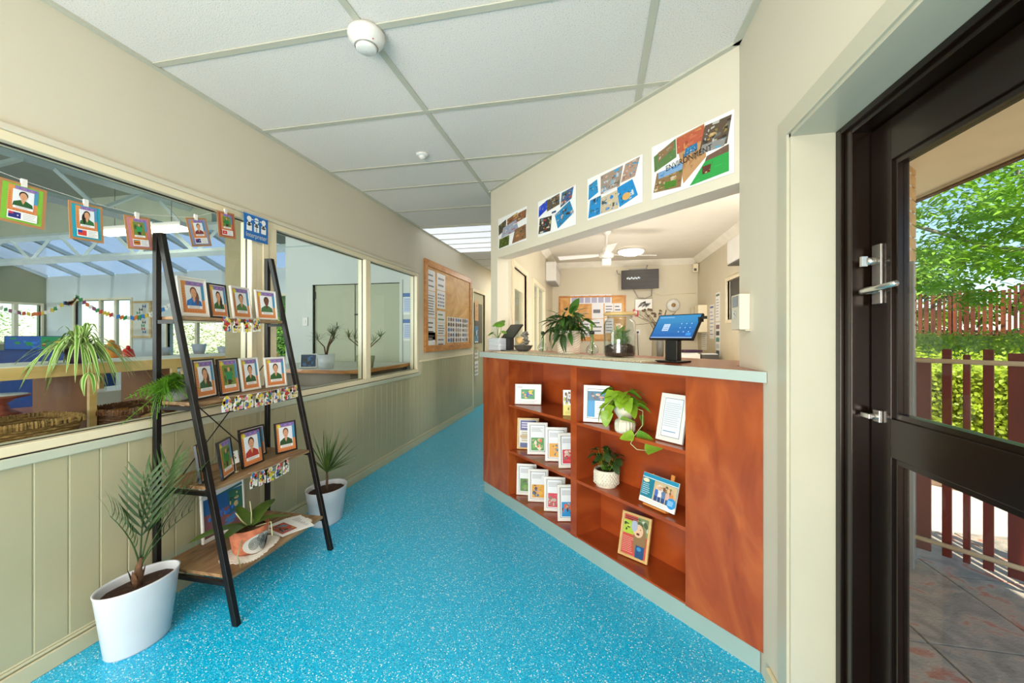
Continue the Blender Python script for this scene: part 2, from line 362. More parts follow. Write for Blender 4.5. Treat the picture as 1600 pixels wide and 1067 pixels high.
# ------------------------------------------------------------------ the lobby and corridor shell
LX = -2.175; RX = .645; H = 2.7; KD = 2.68
def diag(k, x, z=0): return (x, k-x, z)
st(bx(-2.28, .86, -3.0, 9.2, -.06, 0).build('floor', 'floor'))
wl = plate('wall_left', 'wall', [-3.0, .12, 2.225, 2.355, 4.66, 6.95, 7.72, 9.0], [0, .9, .93, 2.1, 2.14, H],
     lambda u, v: (.93 < v < 2.1 and (.12 < u < 2.225 or 2.355 < u < 4.66)) or (6.95 < u < 7.72 and v < 2.14),
     lambda u, v, w: (LX-w, u, v), .1)
wr = plate('wall_right', 'wall', [-3.0, .42, 1.54, 2.035], [0, 2.035, H], lambda u, v: .42 < u < 1.54 and v < 2.035,
     lambda u, v, w: (RX+w, u, v), .145)
q2 = math.sqrt(.5)
plate('wall_front', 'wall', [0, .03, 2.16, 2.277], [0, 2.055, H], lambda u, v: .0 < u < 2.16 and v < 2.055,
     lambda u, v, w: (RX-u*q2+w*q2, KD-RX+u*q2+w*q2, v), .14)
st(bx(-2.275, .79, -3.1, -3.0, 0, H).build('wall_back', 'wall'))
st(bx(-2.275, -.78, 9.0, 9.1, 0, H).build('wall_end', 'wall'))
# corridor's right side, shared with the office
plate('wall_office_left', 'wall_office', [3.645, 3.78, 4.52, 4.97, 6.09, 9.0], [0, 1.0, 2.02, H],
     lambda u, v: (3.78 < u < 4.52 and v < 2.02) or (4.97 < u < 6.09 and 1.0 < v < 2.02), lambda u, v, w: (-.965+w, u, v), .185)
# ceiling: bars and mineral tiles, each tile a part
xs = [-2.175, -1.0, .23, .80]; ys = [-3.0, -2.43, -1.76, -1.09, -.42, .26, .93, 1.6, 2.27, 2.95, 3.4, 4.05, 4.69, 6.22, 6.9, 7.57, 8.25, 9.0]
ce = st(bx(-2.28, .80, -3.1, 9.1, 2.72, 2.76).build('ceiling', 'tile'))
for i in range(3):
    for j in range(len(ys)-1):
        if i > 0 and ys[j] > 3.9: continue
        if abs(ys[j]-4.69) < .01: continue
        x0, x1 = xs[i]+.012, xs[i+1]-.012
        if i == 0 and ys[j] > 3.9: x1 = -.93
        bx(x0, x1, ys[j]+.012, ys[j+1]-.012, 2.7, 2.714).build('ceiling_tile', 'tile', ce)
for x in (-1.0, .23): bx(x-.016, x+.016, -3, 4.05, 2.694, 2.699).build('ceiling_bar', 'tbar', ce)
for y in ys[1:-1]: bx(-2.175, .8 if y < 3.9 else -.95, y-.016, y+.016, 2.693, 2.6985).build('ceiling_bar', 'tbar', ce)
m = MB()
m.box(LX, LX+.028, -3, 9, 2.688, 2.7); m.box(RX-.028, RX, -3, 2.035, 2.688, 2.7)
m.hexa([diag(KD, RX, 2.688), diag(KD, -.965, 2.688), diag(KD-.04, -.965, 2.688), diag(KD-.04, RX, 2.688)], [diag(KD, RX, 2.7), diag(KD, -.965, 2.7), diag(KD-.04, -.965, 2.7), diag(KD-.04, RX, 2.7)])
m.box(-.993, -.965, 3.645, 9, 2.688, 2.7)
st(m.build('trim_1', 'tbar'))
# luminous louvre panel over the corridor
lp = thing('ceiling_light_panel', 'long lit white panel of slats in the corridor ceiling', 'ceiling light', (-1.57, 4.706, 2.69))
for i in range(5):
    m = MB(); m.box(-.59, .62, .302*i+.012, .302*i+.293, .0, .02); m.build('diffuser', 'glow', lp)
m = MB()
for i in range(6): m.box(-.6, .62, .302*i-.010, .302*i+.014, -.006, .02)
m.build('frame', 'tbar', lp)
# wainscot boards, cap, skirting
y = -2.9; k = 0
yb = 1.164-.109*37
while yb < 6.93:
    y0, y1 = yb+.0025, min(yb+.1065, 6.93); top = .852 if y0 < 4.66 else 1.015
    if y1-y0 > .02: bx(LX, LX+.011, y0, y1, .09, top).build('wall_board', 'olive', wl, bev=.0022)
    yb += .109
y = 7.75
m = MB(); m.box(LX, LX+.009, -2.9, 6.93, .09, .85); m.build('board_backing', 'olive', wl)
bx(LX, LX+.02, 4.70, 6.93, 1.015, 1.035).build('rail_cap', 'trim', wl, bev=.004)
bx(LX, LX+.013, -2.9, 4.66, .888, .893).build('sill_gasket_line', 'black', wl); bx(LX, LX+.024, -2.9, 4.70, .850, .888).build('sill_apron', 'apron', wl, bev=.004)  # thin black gasket line between window frame and apron
m = MB(); m.box(LX, LX+.014, -2.95, 6.93, .088, .098); m.box(LX, LX+.018, -2.95, 6.93, .076, .088); m.box(LX, LX+.024, -2.95, 6.93, 0, .072)
st(m.build('baseboard_left', mat('skirting', '#C2BB9B', .3, var=.03), bev=.004))
st(bx(RX-.016, RX, 1.62, 1.70, 0, .09).build('baseboard_right', mat('skirting_cream', '#CFC7A4', .35, var=.03), bev=.004))
# ------------------------------------------------------------------ internal windows
def window(name, y0, y1, mull):
    w = thing(name, None, None); del w['label']; del w['category']; st(w)
    z0, z1 = .892, 2.118; x0, x1 = LX-.075, LX+.012; t = .042
    def bar(a, b, c, d): bx(x0, x1, a, b, c, d).build('window_frame', 'trim', w, bev=.004)
    bar(y0-t, y1+t, z0, z0+.04); bar(y0-t, y1+t, 2.08, z1); bar(y0-t, y0, z0+.04, 2.08); bar(y1, y1+t, z0+.04, 2.08)
    ps = [y0]+mull+[y1]
    for q in mull: bar(q-.042, q+.042, z0+.04, 2.08)
    for a, b in zip(ps, ps[1:]):
        a2 = a+(.042 if a != y0 else 0); b2 = b-(.042 if b != y1 else 0)
        m = MB(); xg = LX-.03
        for q in ((a2, a2+.004, .932, 2.08), (b2-.004, b2, .932, 2.08), (a2, b2, .932, .935), (a2, b2, 2.074, 2.08)): m.box(xg-.003, xg+.005, *q)
        m.build('gasket', 'black', w)
        bx(xg-.003, xg+.003, a2, b2, .932, 2.08).build('pane', 'glass', w)
window('window_1', .16, 2.188, [])
st(bx(-2.43, -2.28, 2.245, 2.40, 0, 3.5).build('trim_11', mat('tan_pillar', '#7A6C42', .5)))
window('window_2', 2.395, 4.62, [3.54])
m = MB(); m.box(LX, LX+.012, 2.230, 2.353, .892, 2.118); m.box(LX, LX+.018, 2.275, 2.315, .892, 2.118); st(m.build('trim_2', 'trim'))
m = MB(); m.box(LX-.10, LX+.02, .10, 4.70, 2.118, 2.145); st(m.build('trim_3', 'wall', bev=.004))
# corridor door on the left
dr = thing('door_1', None, None); del dr['label']; del dr['category']; st(dr)
m = MB(); m.box(LX-.05, LX+.015, 6.90, 6.95, 0, 2.19); m.box(LX-.05, LX+.015, 7.72, 7.77, 0, 2.19); m.box(LX-.05, LX+.015, 6.95, 7.72, 2.14, 2.19)
m.build('door_frame', 'trim', dr)
bx(LX-.06, LX-.02, 6.95, 7.72, 0, 2.14).build('door_leaf', 'olive', dr)
bx(LX-.02, LX-.015, 7.1, 7.6, 1.2, 1.95).build('pane', 'darkgrey', dr)

# ------------------------------------------------------------------ entrance door wall
m = MB(); m.add([(RX-.010, .35, 2.035), (RX-.010, 1.54, 2.035), (RX-.010, 1.54, 0), (RX-.010, 1.608, 0), (RX-.010, 1.608, 2.10), (RX-.010, .35, 2.10), (RX, .35, 2.035), (RX, 1.54, 2.035), (RX, 1.54, 0), (RX, 1.608, 0), (RX, 1.608, 2.10), (RX, .35, 2.10)], [(0, 1, 2, 3, 4, 5), (11, 10, 9, 8, 7, 6), (0, 6, 7, 1), (1, 7, 8, 2), (2, 8, 9, 3), (3, 9, 10, 4), (4, 10, 11, 5), (5, 11, 6, 0)]); st(m.build("trim_4", "jamb"))
m = MB(); m.box(RX-.002, .79, 1.528, 1.54, 0, 2.035); m.box(RX-.002, .79, .42, 1.54, 2.023, 2.035); st(m.build('trim_5', 'jamb'))
dd = thing('door_2', None, None); del dd['label']; del dd['category']; st(dd)
m = MB(); X0, X1 = .786, .90
m.box(X0, X1, 1.462, 1.528, 0, 2.023); m.box(X0, X1, .42, .47, 0, 2.023); m.box(X0, X1, .47, 1.462, 1.985, 2.023)
m.box(.775, X0, 1.50, 1.528, 0, 2.023); m.box(.775, X0, .42, 1.50, 2.003, 2.023)
m.build('door_frame', 'bronze', dd, bev=.002)
m = MB(); m.box(.882, .90, 1.44, 1.462, 0, 1.985); m.box(.882, .90, .47, 1.44, 1.965, 1.985); m.build('door_stop', 'bronze', dd)
a, b = .837, .881
bx(a, b, 1.373, 1.458, .012, 1.98).build('stile', 'bronze', dd, bev=.002)
bx(a, b, .474, .60, .012, 1.98).build('stile', 'bronze', dd, bev=.002)
bx(a, b, .60, 1.373, 1.86, 1.98).build('top_rail', 'bronze', dd, bev=.002)
bx(a, b, .60, 1.373, .995, 1.108).build('middle_rail', 'bronze', dd, bev=.002)
bx(a, b, .60, 1.373, .012, .17).build('bottom_rail', 'bronze', dd, bev=.002)
for z0, z1 in ((.17, .995), (1.108, 1.86)):
    m = MB(); i = .016
    m.box(a+.008, b-.008, 1.373-i, 1.373, z0, z1); m.box(a+.008, b-.008, .60, .60+i, z0, z1); m.box(a+.008, b-.008, .616, 1.357, z0, z0+i); m.box(a+.008, b-.008, .616, 1.357, z1-i, z1)
    m.build('glazing_bead', 'bronze', dd)
    bx(.857, .861, .616, 1.357, z0+i, z1-i).build('pane', 'doorglass', dd)
lk = bx(.829, .837, 1.402, 1.442, 1.445, 1.625).build('lock_plate', 'steel', dd, bev=.002)
m = MB(); m.tube([(.832, 1.422, 1.485), (.80, 1.422, 1.485)], .010, 12); m.tube([(.799, 1.436, 1.484), (.796, 1.42, 1.485), (.795, 1.36, 1.487), (.796, 1.285, 1.492)], [.008, .0105, .0095, .008], 12); m.build('lever', 'steel', lk)
m = MB(); m.tube([(.83, 1.424, 1.575), (.805, 1.424, 1.575)], .012, 16); m.box(.790, .806, 1.419, 1.429, 1.56, 1.59); m.build('turn_knob', 'steel', lk)
m = MB(); m.box(.827, .837, 1.405, 1.435, 1.088, 1.125); m.tube([(.83, 1.42, 1.105), (.81, 1.42, 1.105)], .009, 12); m.box(.803, .812, 1.41, 1.45, 1.098, 1.113); m.build('latch', 'steel', dd, bev=.002)

# ------------------------------------------------------------------ office shell
OY = 7.27; OX = 1.665; OH = 2.64
st(MB().prism([(.79, 2.09), (OX, 2.88), (OX+.2, 2.88), (OX+.2, OY+.1), (-.78, OY+.1), (-.78, 3.66)], OH, OH+.05).build('ceiling_office', mat('office_ceiling', '#D6CFBE', .7, var=.02)))
st(MB().prism([(.79, 2.09), (OX, 2.88), (OX, OY), (-.78, OY), (-.78, 3.66)], -.05, .005).build('floor_office', 'carpet'))
st(bx(-.78, OX, OY, OY+.1, 0, OH).build('wall_office_back', 'wall_office'))
plate('wall_office_right', 'wall_office', [2.88, 5.1, 5.69, OY], [0, 1.55, 2.05, OH], lambda u, v: 5.1 < u < 5.69 and 1.55 < v < 2.05, lambda u, v, w: (OX+w, u, v), .2)
st(MB().prism([(.79, 2.035), (.93, 2.0), (OX+.2, 2.88), (OX, 2.88), (.79, 2.09)], 0, OH).build('wall_office_front', 'wall_office'))
m = MB()      # cornice
c = .09
for p in range(3):
    o = c*(1-p/3); z = OH-c+c*p/3*.9
m.hexa([(-.78, OY, OH-c), (OX, OY, OH-c), (OX, OY-.012, OH-c), (-.78, OY-.012, OH-c)], [(-.78, OY, OH), (OX, OY, OH), (OX, OY-c, OH), (-.78, OY-c, OH)])
m.hexa([(-.78, 3.7, OH-c), (-.78, OY, OH-c), (-.768, OY, OH-c), (-.768, 3.7, OH-c)], [(-.78, 3.7, OH), (-.78, OY, OH), (-.78+c, OY, OH), (-.78+c, 3.7, OH)])
m.hexa([(OX-.012, 3.0, OH-c), (OX-.012, OY, OH-c), (OX, OY, OH-c), (OX, 3.0, OH-c)], [(OX-c, 3.0, OH), (OX-c, OY, OH), (OX, OY, OH), (OX, 3.0, OH)])
st(m.build('trim_6', mat('cornice_white', '#E2DCCB', .5)))
do = thing('door_3', None, None); del do['label']; del do['category']; st(do)
m = MB(); m.box(-.80, -.765, 3.73, 3.78, 0, 2.07); m.box(-.80, -.765, 4.52, 4.57, 0, 2.07); m.box(-.80, -.765, 3.78, 4.52, 2.02, 2.07); m.build('door_frame', 'trim', do)
m = MB(); m.box(-.84, -.80, 3.78, 3.90, 0, 2.02); m.box(-.84, -.80, 4.40, 4.52, 0, 2.02); m.box(-.84, -.80, 3.90, 4.40, 0, .9); m.box(-.84, -.80, 3.90, 4.40, 1.82, 2.02); m.build('door_leaf', 'trim', do)
bx(-.822, -.818, 3.90, 4.40, .9, 1.82).build('pane', 'glass', do)
wo = thing('window_3', None, None); del wo['label']; del wo['category']; st(wo)
m = MB(); m.box(-.81, -.76, 4.93, 4.98, .96, 2.06); m.box(-.81, -.76, 6.08, 6.13, .96, 2.06); m.box(-.81, -.76, 4.98, 6.08, 2.01, 2.06); m.box(-.81, -.76, 4.98, 6.08, .96, 1.01); m.box(-.81, -.78, 5.5, 5.54, 1.01, 2.01)
m.build('window_frame', 'trim', wo)
bx(-.80, -.796, 4.98, 6.08, 1.01, 2.01).build('pane', 'glass', wo)
wo = thing('window_4', None, None); del wo['label']; del wo['category']; st(wo)
m = MB(); m.box(OX-.02, OX+.02, 5.06, 5.1, 1.51, 2.09); m.box(OX-.02, OX+.02, 5.69, 5.73, 1.51, 2.09); m.box(OX-.02, OX+.02, 5.1, 5.69, 2.05, 2.09); m.box(OX-.02, OX+.02, 5.1, 5.69, 1.51, 1.55)
m.build('window_frame', 'trim', wo); bx(OX+.03, OX+.04, 5.1, 5.69, 1.55, 2.05).build('blind', 'darkgrey', wo)

# ------------------------------------------------------------------ reception counter
co = thing('reception_counter', 'cherry veneer reception counter with open cubbies and pale blue laminate top', 'counter', (0, 0, 0))
def D(k, x, z): return (x, k-x, z)
def dslab(m_, k0, k1, x0, x1, z0, z1):      # a block between the diagonal lines k0 and k1; ends square to the front
    def P(k, x, z): s_ = (k-2.405)/2; return (x+s_, 2.405-x+s_, z)
    m_.hexa([P(k0, x0, z0), P(k0, x1, z0), P(k1, x1, z0), P(k1, x0, z0)], [P(k0, x0, z1), P(k0, x1, z1), P(k1, x1, z1), P(k1, x0, z1)]); return m_
KF = 2.405; KB = 2.735; zb, zt = .095, 1.165
dslab(MB(), KF, KB, -.958, -.672, zb, zt).build('end_panel', 'cherry', co, bev=.001)
# right panel runs to the wall
MB().hexa([D(KF, .405, zb), D(KF, .644, zb), D(2.65, .644, zb), D(2.65, .5275, zb)], [D(KF, .405, zt), D(KF, .644, zt), D(2.65, .644, zt), D(2.65, .5275, zt)]).build('front_panel', 'cherry', co)
dslab(MB(), KF, 2.92, -.160, -.122, zb, zt).build('divider', 'cherry2', co, bev=.001)
dslab(MB(), KB, 2.92, -.690, -.672, zb, zt).build('side_panel', 'cherry2', co); dslab(MB(), 2.65, KB, .405, .423, zb, zt).build('side_panel', 'cherry2', co)
for x0, x1, KB in ((-.672, -.160, 2.92), (-.122, .405, 2.735)):
    dslab(MB(), KB-.03, KB, x0, x1, zb, zt).build('back_panel', 'cherry2', co)
    for z in (.105, .455, .812): dslab(MB(), KF+.006, KB-.03, x0, x1, z-.018 if z > .2 else .095, z).build('shelf_board', 'cherry2', co, bev=.001)
    dslab(MB(), KF+.003, KB-.03, x0, x1, 1.150, zt).build('top_board', 'cherry2', co)
# deep recess of the left bay's top cubby is the same depth, with a small step box at its back
MB().hexa([D(2.42, -.95, 0), D(2.42, .64, 0), D(2.6, .64, 0), D(2.6, -.86, 0)], [D(2.42, -.95, .095), D(2.42, .64, .095), D(2.6, .64, .095), D(2.6, -.86, .095)]).build('kick_board', 'kick', co)
# worktop
kf = 2.372
MB().prism([(-.985, 3.357), (RX-.004, kf-RX+.004), (RX-.004, 2.73-RX), (.80, 2.05), (1.0, 2.29), (-.75, 3.99), (-.775, 3.64), (-.99, 3.64)], 1.172, 1.208).build('worktop', 'cherry2', co)
m = MB(); m.hexa([(-.990, 3.352, 1.166), (RX-.003, 1.722, 1.166), (RX-.003, 1.734, 1.166), (-.978, 3.357, 1.166)], [(-.990, 3.352, 1.2085), (RX-.003, 1.722, 1.2085), (RX-.003, 1.734, 1.2085), (-.978, 3.357, 1.2085)])
m.box(-.990, -.978, 3.352, 3.64, 1.166, 1.2085)
m.build('edge_strip', 'slab', co)
0 and MB().hexa([(.585, 1.779, 1.165), (.5868, 1.7772, 1.165), (.5868, 1.7792, 1.165), (.585, 1.781, 1.165)], [(.585, 1.779, 1.2088), (.5868, 1.7772, 1.2088), (.5868, 1.7792, 1.2088), (.585, 1.781, 1.2088)]).build('edge_joint', 'tbar', co)
# ------------------------------------------------------------------ prints
SK = ['#D9A07C', '#C98C68', '#E2B08E', '#7A4A2C']
def portrait(p, w, h, shirt='#2E6B35', hair='#2A1A12', skin='#D9A07C', long=0, star=True, mode='white', z0=0, m=.012):
    # an illustrated staff card: coloured border, white field with a head and shoulders, name strip
    x0, x1, a, b = -w/2, w/2, z0, z0+h; W, Hh = w, h
    p.rect(x0, a, x1, b, '#EDEBE6'); x0 += m; x1 -= m; a += m; b -= m; W = x1-x0; Hh = b-a
    p.rect(x0, a, x1, b, '#DC8A50'); p.rect(x0, a+Hh*.55, x0+W*.5, b, '#D8924E'); p.rect(x0+W*.22, b-Hh*.13, x1, b, '#8A74B0'); p.rect(x1-W*.14, a+Hh*.42, x1, b-Hh*.1, '#4A90B8')
    for i in range(9): p.ell(x0+W*.06, a+Hh*(.1+.08*i), W*.018, Hh*.014, '#8A3B1E', 6, False)
    for i in range(8): p.ell(x0+W*(.1+.11*i), a+Hh*.05, W*.018, Hh*.012, '#8A3B1E', 6, False)
    for i in range(5): p.ell(x1-W*(.1+.13*i), b-Hh*.065, W*.03, Hh*.02, '#C77FB6' if i % 2 else '#4D56B5', 8, False)
    if star: p.star(x0+W*.16, b-Hh*.10, W*.13, '#D8D23A')
    cx = 0+W*.0; fx0, fx1, fz0, fz1 = x0+W*.15, x1-W*.14, a+Hh*.215, b-Hh*.14
    if mode == 'white': p.rect(fx0, fz0, fx1, fz1, '#E8ECF2')
    else: p.photo(fx0, fz0, fx1, fz1, ['#6E8B3A', '#3F5A24', '#93844C', '#564324'], 16, seed=int(w*9999))
    fw = fx1-fx0; fh = fz1-fz0
    if mode == 'far':
        p.rect(cx-fw*.13, fz0+fh*.05, cx+fw*.13, fz0+fh*.3, '#33291F'); p.rect(cx-fw*.24, fz0+fh*.28, cx+fw*.24, fz0+fh*.66, shirt); p.ell(cx, fz0+fh*.78, fw*.1, fh*.11, skin)
    else:
        if long: p.ell(cx+fw*.10*long, fz0+fh*.42, fw*.24, fh*.38, hair)
        p.poly([(cx-fw*.49, fz0), (cx-fw*.44, fz0+fh*.25), (cx-fw*.14, fz0+fh*.40), (cx+fw*.14, fz0+fh*.40), (cx+fw*.44, fz0+fh*.25), (cx+fw*.49, fz0)], shirt)
        p.poly([(cx-fw*.10, fz0+fh*.36), (cx, fz0+fh*.16), (cx+fw*.10, fz0+fh*.36)], skin)
        p.rect(cx-fw*.07, fz0+fh*.3, cx+fw*.07, fz0+fh*.45, skin)
        p.ell(cx, fz0+fh*.72, fw*.215, fh*.23, hair); p.ell(cx, fz0+fh*.63, fw*.175, fh*.235, skin)
        p.ell(cx-fw*.06, fz0+fh*.64, fw*.02, fh*.014, '#2A1A12', 6, False); p.ell(cx+fw*.06, fz0+fh*.64, fw*.02, fh*.014, '#2A1A12', 6, False)
        p.ell(cx, fz0+fh*.51, fw*.05, fh*.016, '#A8443A', 6, False)
        if long: p.ell(cx+fw*.2*long, fz0+fh*.28, fw*.08, fh*.24, hair)
    p.rect(fx0+W*.02, a+Hh*.13, fx1-W*.02, a+Hh*.225, '#F1F1F2'); p.lines(fx0+W*.1, a+Hh*.14, fx1-W*.1, a+Hh*.215, 2, '#8D8D92', .3)
def frame_parts(t, w, h, fm, bw=.008, dep=.012, picture=None, pm='print', inset=0):
    m = MB(); a, b = -w/2, w/2
    o = [(a, 0), (b, 0), (b, h), (a, h)]; i_ = [(a+bw, bw), (b-bw, bw), (b-bw, h-bw), (a+bw, h-bw)]
    V = [(x, -dep/2, z) for x, z in o]+[(x, -dep/2-.001, z) for x, z in i_]+[(x, dep/2, z) for x, z in o]+[(x, -dep/2+.005, z) for x, z in i_]
    F = []
    for k in range(4):
        j = (k+1) % 4; F += [(k, j, 4+j, 4+k), (4+k, 4+j, 12+j, 12+k), (8+j, 8+k, 12+k, 12+j), (j, k, 8+k, 8+j)]
    m.add(V, F); m.build('frame', fm, t, bev=.001)
    bx(a+bw*.5, b-bw*.5, -dep/2+.006, dep/2-.001, bw*.5, h-bw*.5).build('backing', 'paper', t)
    if picture:
        p = Pr(-dep/2+.0058); picture(p); p.build('picture', pm, t)
def stand(t, h, m_='black', lean=.17):
    # strut behind a leaning frame: reaches the shelf
    c, s_ = math.cos(lean), math.sin(lean); top = h*.6
    MB().hexa([(-.02, .006, top), (.02, .006, top), (.02, .008, top), (-.02, .008, top)], [(-.03, .0, 0), (.03, 0, 0), (.03, .002, 0), (-.03, .002, 0)])
    m = MB(); by = top*s_*2.0; zf = by*math.tan(lean)  # foot in the leaning frame's own axes
    m.hexa([(-.022, by, zf), (.022, by, zf), (.022, by+.003, zf), (-.022, by+.003, zf)], [(-.014, .004, top), (.014, .004, top), (.014, .008, top), (-.014, .008, top)])
    m.build('easel_back', m_, t)
def photo_frame(label, cat, P, Q, z, h, fm, pic, group, lean=.14, bw=.008, stm='black', dep=.012, shift=0):
    w = math.hypot(Q[0]-P[0], Q[1]-P[1]); rz = math.atan2(Q[1]-P[1], Q[0]-P[0])
    t = thing('framed_photo', label, cat, ((P[0]+Q[0])/2, (P[1]+Q[1])/2, z+.004), rz, group, rx=-lean)
    frame_parts(t, w, h, fm, bw, dep, lambda p: pic(p, w, h)); stand(t, h, stm, lean); return t

# ------------------------------------------------------------------ ladder shelf
ls = thing('ladder_shelf', 'black steel ladder shelf with four rustic timber boards by the internal window', 'shelf', (-1.87, 1.91, 0))
def LP(x, y, z): return (x+1.87, y-1.91, z)
FX = lambda z: -1.64-.44*z/1.84
for y in (1.575, 2.252):
    m = MB(); h_ = .0125
    m.hexa([LP(-2.105-h_, y-h_, 0), LP(-2.105+h_, y-h_, 0), LP(-2.105+h_, y+h_, 0), LP(-2.105-h_, y+h_, 0)], [LP(-2.105-h_, y-h_, 1.85), LP(-2.105+h_, y-h_, 1.85), LP(-2.105+h_, y+h_, 1.85), LP(-2.105-h_, y+h_, 1.85)])
    m.build('leg', 'black_metal', ls, bev=.002)
    m = MB(); m.hexa([LP(-1.64-.014, y-h_, 0), LP(-1.64+.014, y-h_, 0), LP(-1.64+.014, y+h_, 0), LP(-1.64-.014, y+h_, 0)], [LP(-2.08-.014, y-h_, 1.85), LP(-2.08+.014, y-h_, 1.85), LP(-2.08+.014, y+h_, 1.85), LP(-2.08-.014, y+h_, 1.85)])
    m.build('leg', 'black_metal', ls, bev=.002)
SZ = (.215, .625, 1.026, 1.443)
for z in SZ:
    f = FX(z)
    m = MB(); m.box(f-.012+1.87, f+.008+1.87, 1.59-1.91, 2.237-1.91, z-.016, z); m.box(-2.118+1.87, f-.012+1.87, 1.562-1.91 if False else 1.59-1.91, 2.237-1.91, z-.016, z)
    MB().box(-2.118+1.87, f+.008+1.87, 1.59-1.91, 2.237-1.91, z-.016, z).build('shelf_board', 'oak', ls, bev=.001)
    for y in (1.575, 2.252): bx(-2.10+1.87, f-.01+1.87, y-.009-1.91, y+.009-1.91, z-.036, z-.018).build('side_bar', 'black_metal', ls)
for (za, zb_) in ((.50, 1.17),):
    MB().tube([LP(-2.112, 1.585, za), LP(-2.112, 2.24, zb_)], .003, 6).build('cross_brace', 'black_metal', ls)
    MB().tube([LP(-2.106, 1.585, zb_), LP(-2.106, 2.24, za)], .003, 6).build('cross_brace', 'black_metal', ls)
G4 = 'portrait frames on the ladder shelf'
def pic(**k): return lambda p, w, h: portrait(p, w, h, **k)
W_, B_ = 'white', 'black'
sh = [
 ('white frame portrait, person in bright blue polo, leftmost on the top board', (-2.035, 1.632), (-2.045, 1.797), 3, .205, W_, dict(shirt='#1E6FC0', hair='#7A4A34', long=1, star=False, m=.02)),
 ('black frame portrait, long dark hair and green shirt, on the top board', (-2.035, 1.795), (-2.055, 1.925), 3, .19, B_, dict(long=1, shirt='#2F5F2C')),
 ('white frame portrait, short brown hair and sage green shirt, third on the top board', (-2.03, 1.928), (-2.05, 2.075), 3, .19, W_, dict(shirt='#4E7A46', hair='#4A3424')),
 ('white frame portrait, dark skinned person in green, rightmost on the top board', (-2.02, 2.082), (-2.00, 2.222), 3, .185, W_, dict(skin='#6E3F28', hair='#3A241A', shirt='#3E6E42')),
 ('thin white-edged black frame portrait, long brown hair, leftmost on the third board up', (-1.935, 1.628), (-1.965, 1.772), 2, .20, B_, dict(long=1, hair='#5A3626', shirt='#2F5F35', m=.014)),
 ('black frame portrait of full length person in teal green, on the third board up', (-1.95, 1.775), (-1.97, 1.918), 2, .195, B_, dict(mode='far', shirt='#1F8A5A', m=.012)),
 ('white frame portrait, hair tied back and green shirt, middle of the third board up', (-1.97, 1.930), (-1.985, 2.072), 2, .19, W_, dict(shirt='#2E5A2C')),
 ('white frame portrait, dark cropped hair and green shirt, rightmost on third board up', (-1.97, 2.098), (-1.945, 2.236), 2, .185, W_, dict(shirt='#2A5C2C', hair='#3A2418')),
 ('black frame turned edge-on behind the left front leg, second board up', (-1.875, 1.600), (-1.945, 1.715), 1, .19, B_, dict(shirt='#7A2F24', star=True)),
 ('black frame portrait with greenery, angled left, on the second board up', (-1.815, 1.660), (-1.875, 1.790), 1, .19, B_, dict(mode='far', shirt='#2F7A34')),
 ('black frame portrait of person in red shirt, on the second board up', (-1.865, 1.826), (-1.875, 1.978), 1, .195, B_, dict(shirt='#B23A30', hair='#2B1A14', m=.008)),
 ('black frame portrait half hidden behind the red shirt one, second board up', (-1.985, 1.935), (-1.975, 2.105), 1, .18, B_, dict(shirt='#2A2A2E', hair='#20150F', long=0)),
 ('black frame portrait of person in dark green, rightmost on the second board up', (-1.90, 2.098), (-1.86, 2.225), 1, .185, B_, dict(shirt='#2B4F2A', hair='#6A4630', m=.008)),
]
for lb, P, Q, s_, h, fm, kw in sh:
    photo_frame(lb, 'picture frame', P, Q, SZ[s_], h, fm, pic(**kw), G4, lean=.13)
# small white card standing on the second board
t = thing('place_card', 'small white card with coloured squiggles standing between two black frames', 'card', (-1.875, 1.79, SZ[1]+.045), R(95), rx=-.2)
bx(-.03, .03, -.001, .001, 0, .065).build('card', 'paper', t)
p = Pr(-.0012)
for i in range(7): p.ell(random.uniform(-.02, .02), random.uniform(.01, .055), .006, .004, random.choice(['#D0642A', '#3A8A4A', '#444', '#C8A030'][:3] if False else ['#D0642A', '#3A8A4A', '#444444', '#C8A030']), 7)
p.build('motif', 'print', t)
m = MB(); m.tube([(0, .003, -.045), (0, .003, .02)], .004, 6); m.ball((0, .003, -.043), .012, .012, .004); m.build('peg', 'jute', t)
# garlands of printed figures pinned along the board edges
def garland(label, z, y0, y1, n, sag, gx):
    t = thing('paper_garland', label, 'garland', (gx, (y0+y1)/2, z), 0, 'floral paper garlands on the ladder shelf'); yc = (y0+y1)/2
    pal = ['#C8362E', '#E0C93C', '#3E7A3C', '#D98AA0', '#1E1E1E', '#E8E2CF', '#3F6FB0', '#E0C93C', '#E8E2CF']
    pts = []
    for i in range(n+1):
        f = i/n; pts.append((0, y0-yc+(y1-y0)*f, -sag*4*f*(1-f)))
    MB().tube(pts, .001, 4).build('string', 'white', t)
    for i in range(n):
        f = (i+.5)/n; y = y0-yc+(y1-y0)*f; zz = -sag*4*f*(1-f); rr = random.Random(i*7+int(z*100))
        w = (y1-y0)/n*.94; h = .078; x = .004+.002*rr.random(); m = MB()
        # a figure with round head, shoulders and skirt, cut from card
        prof = [(-.42, 0), (-.46, .45), (-.30, .62), (-.34, .80), (-.18, .98), (.14, 1.0), (.32, .82), (.28, .62), (.46, .48), (.42, .02), (.12, .08), (-.1, .0)]
        m.hexa([(x, y+a*w, zz-h+b*h) for a, b in prof], [(x+.001, y+a*w, zz-h+b*h) for a, b in prof]); c_ = m.build('garland_card', 'paper', t)
        p = Pr(0); p.T = Matrix.Translation((x+.001, y, zz-h)) @ Matrix.Rotation(R(90), 4, 'Z')
        for j in range(34):
            a, b = rr.uniform(-.32, .32)*w, rr.uniform(.08, .92)*h; r_ = rr.uniform(.07, .15)*h
            p.ell(a, b, r_*.9, r_, rr.choice(pal), rr.randint(4, 8), j % 4 == 0)
        p.build('flower_print', 'print', c_)
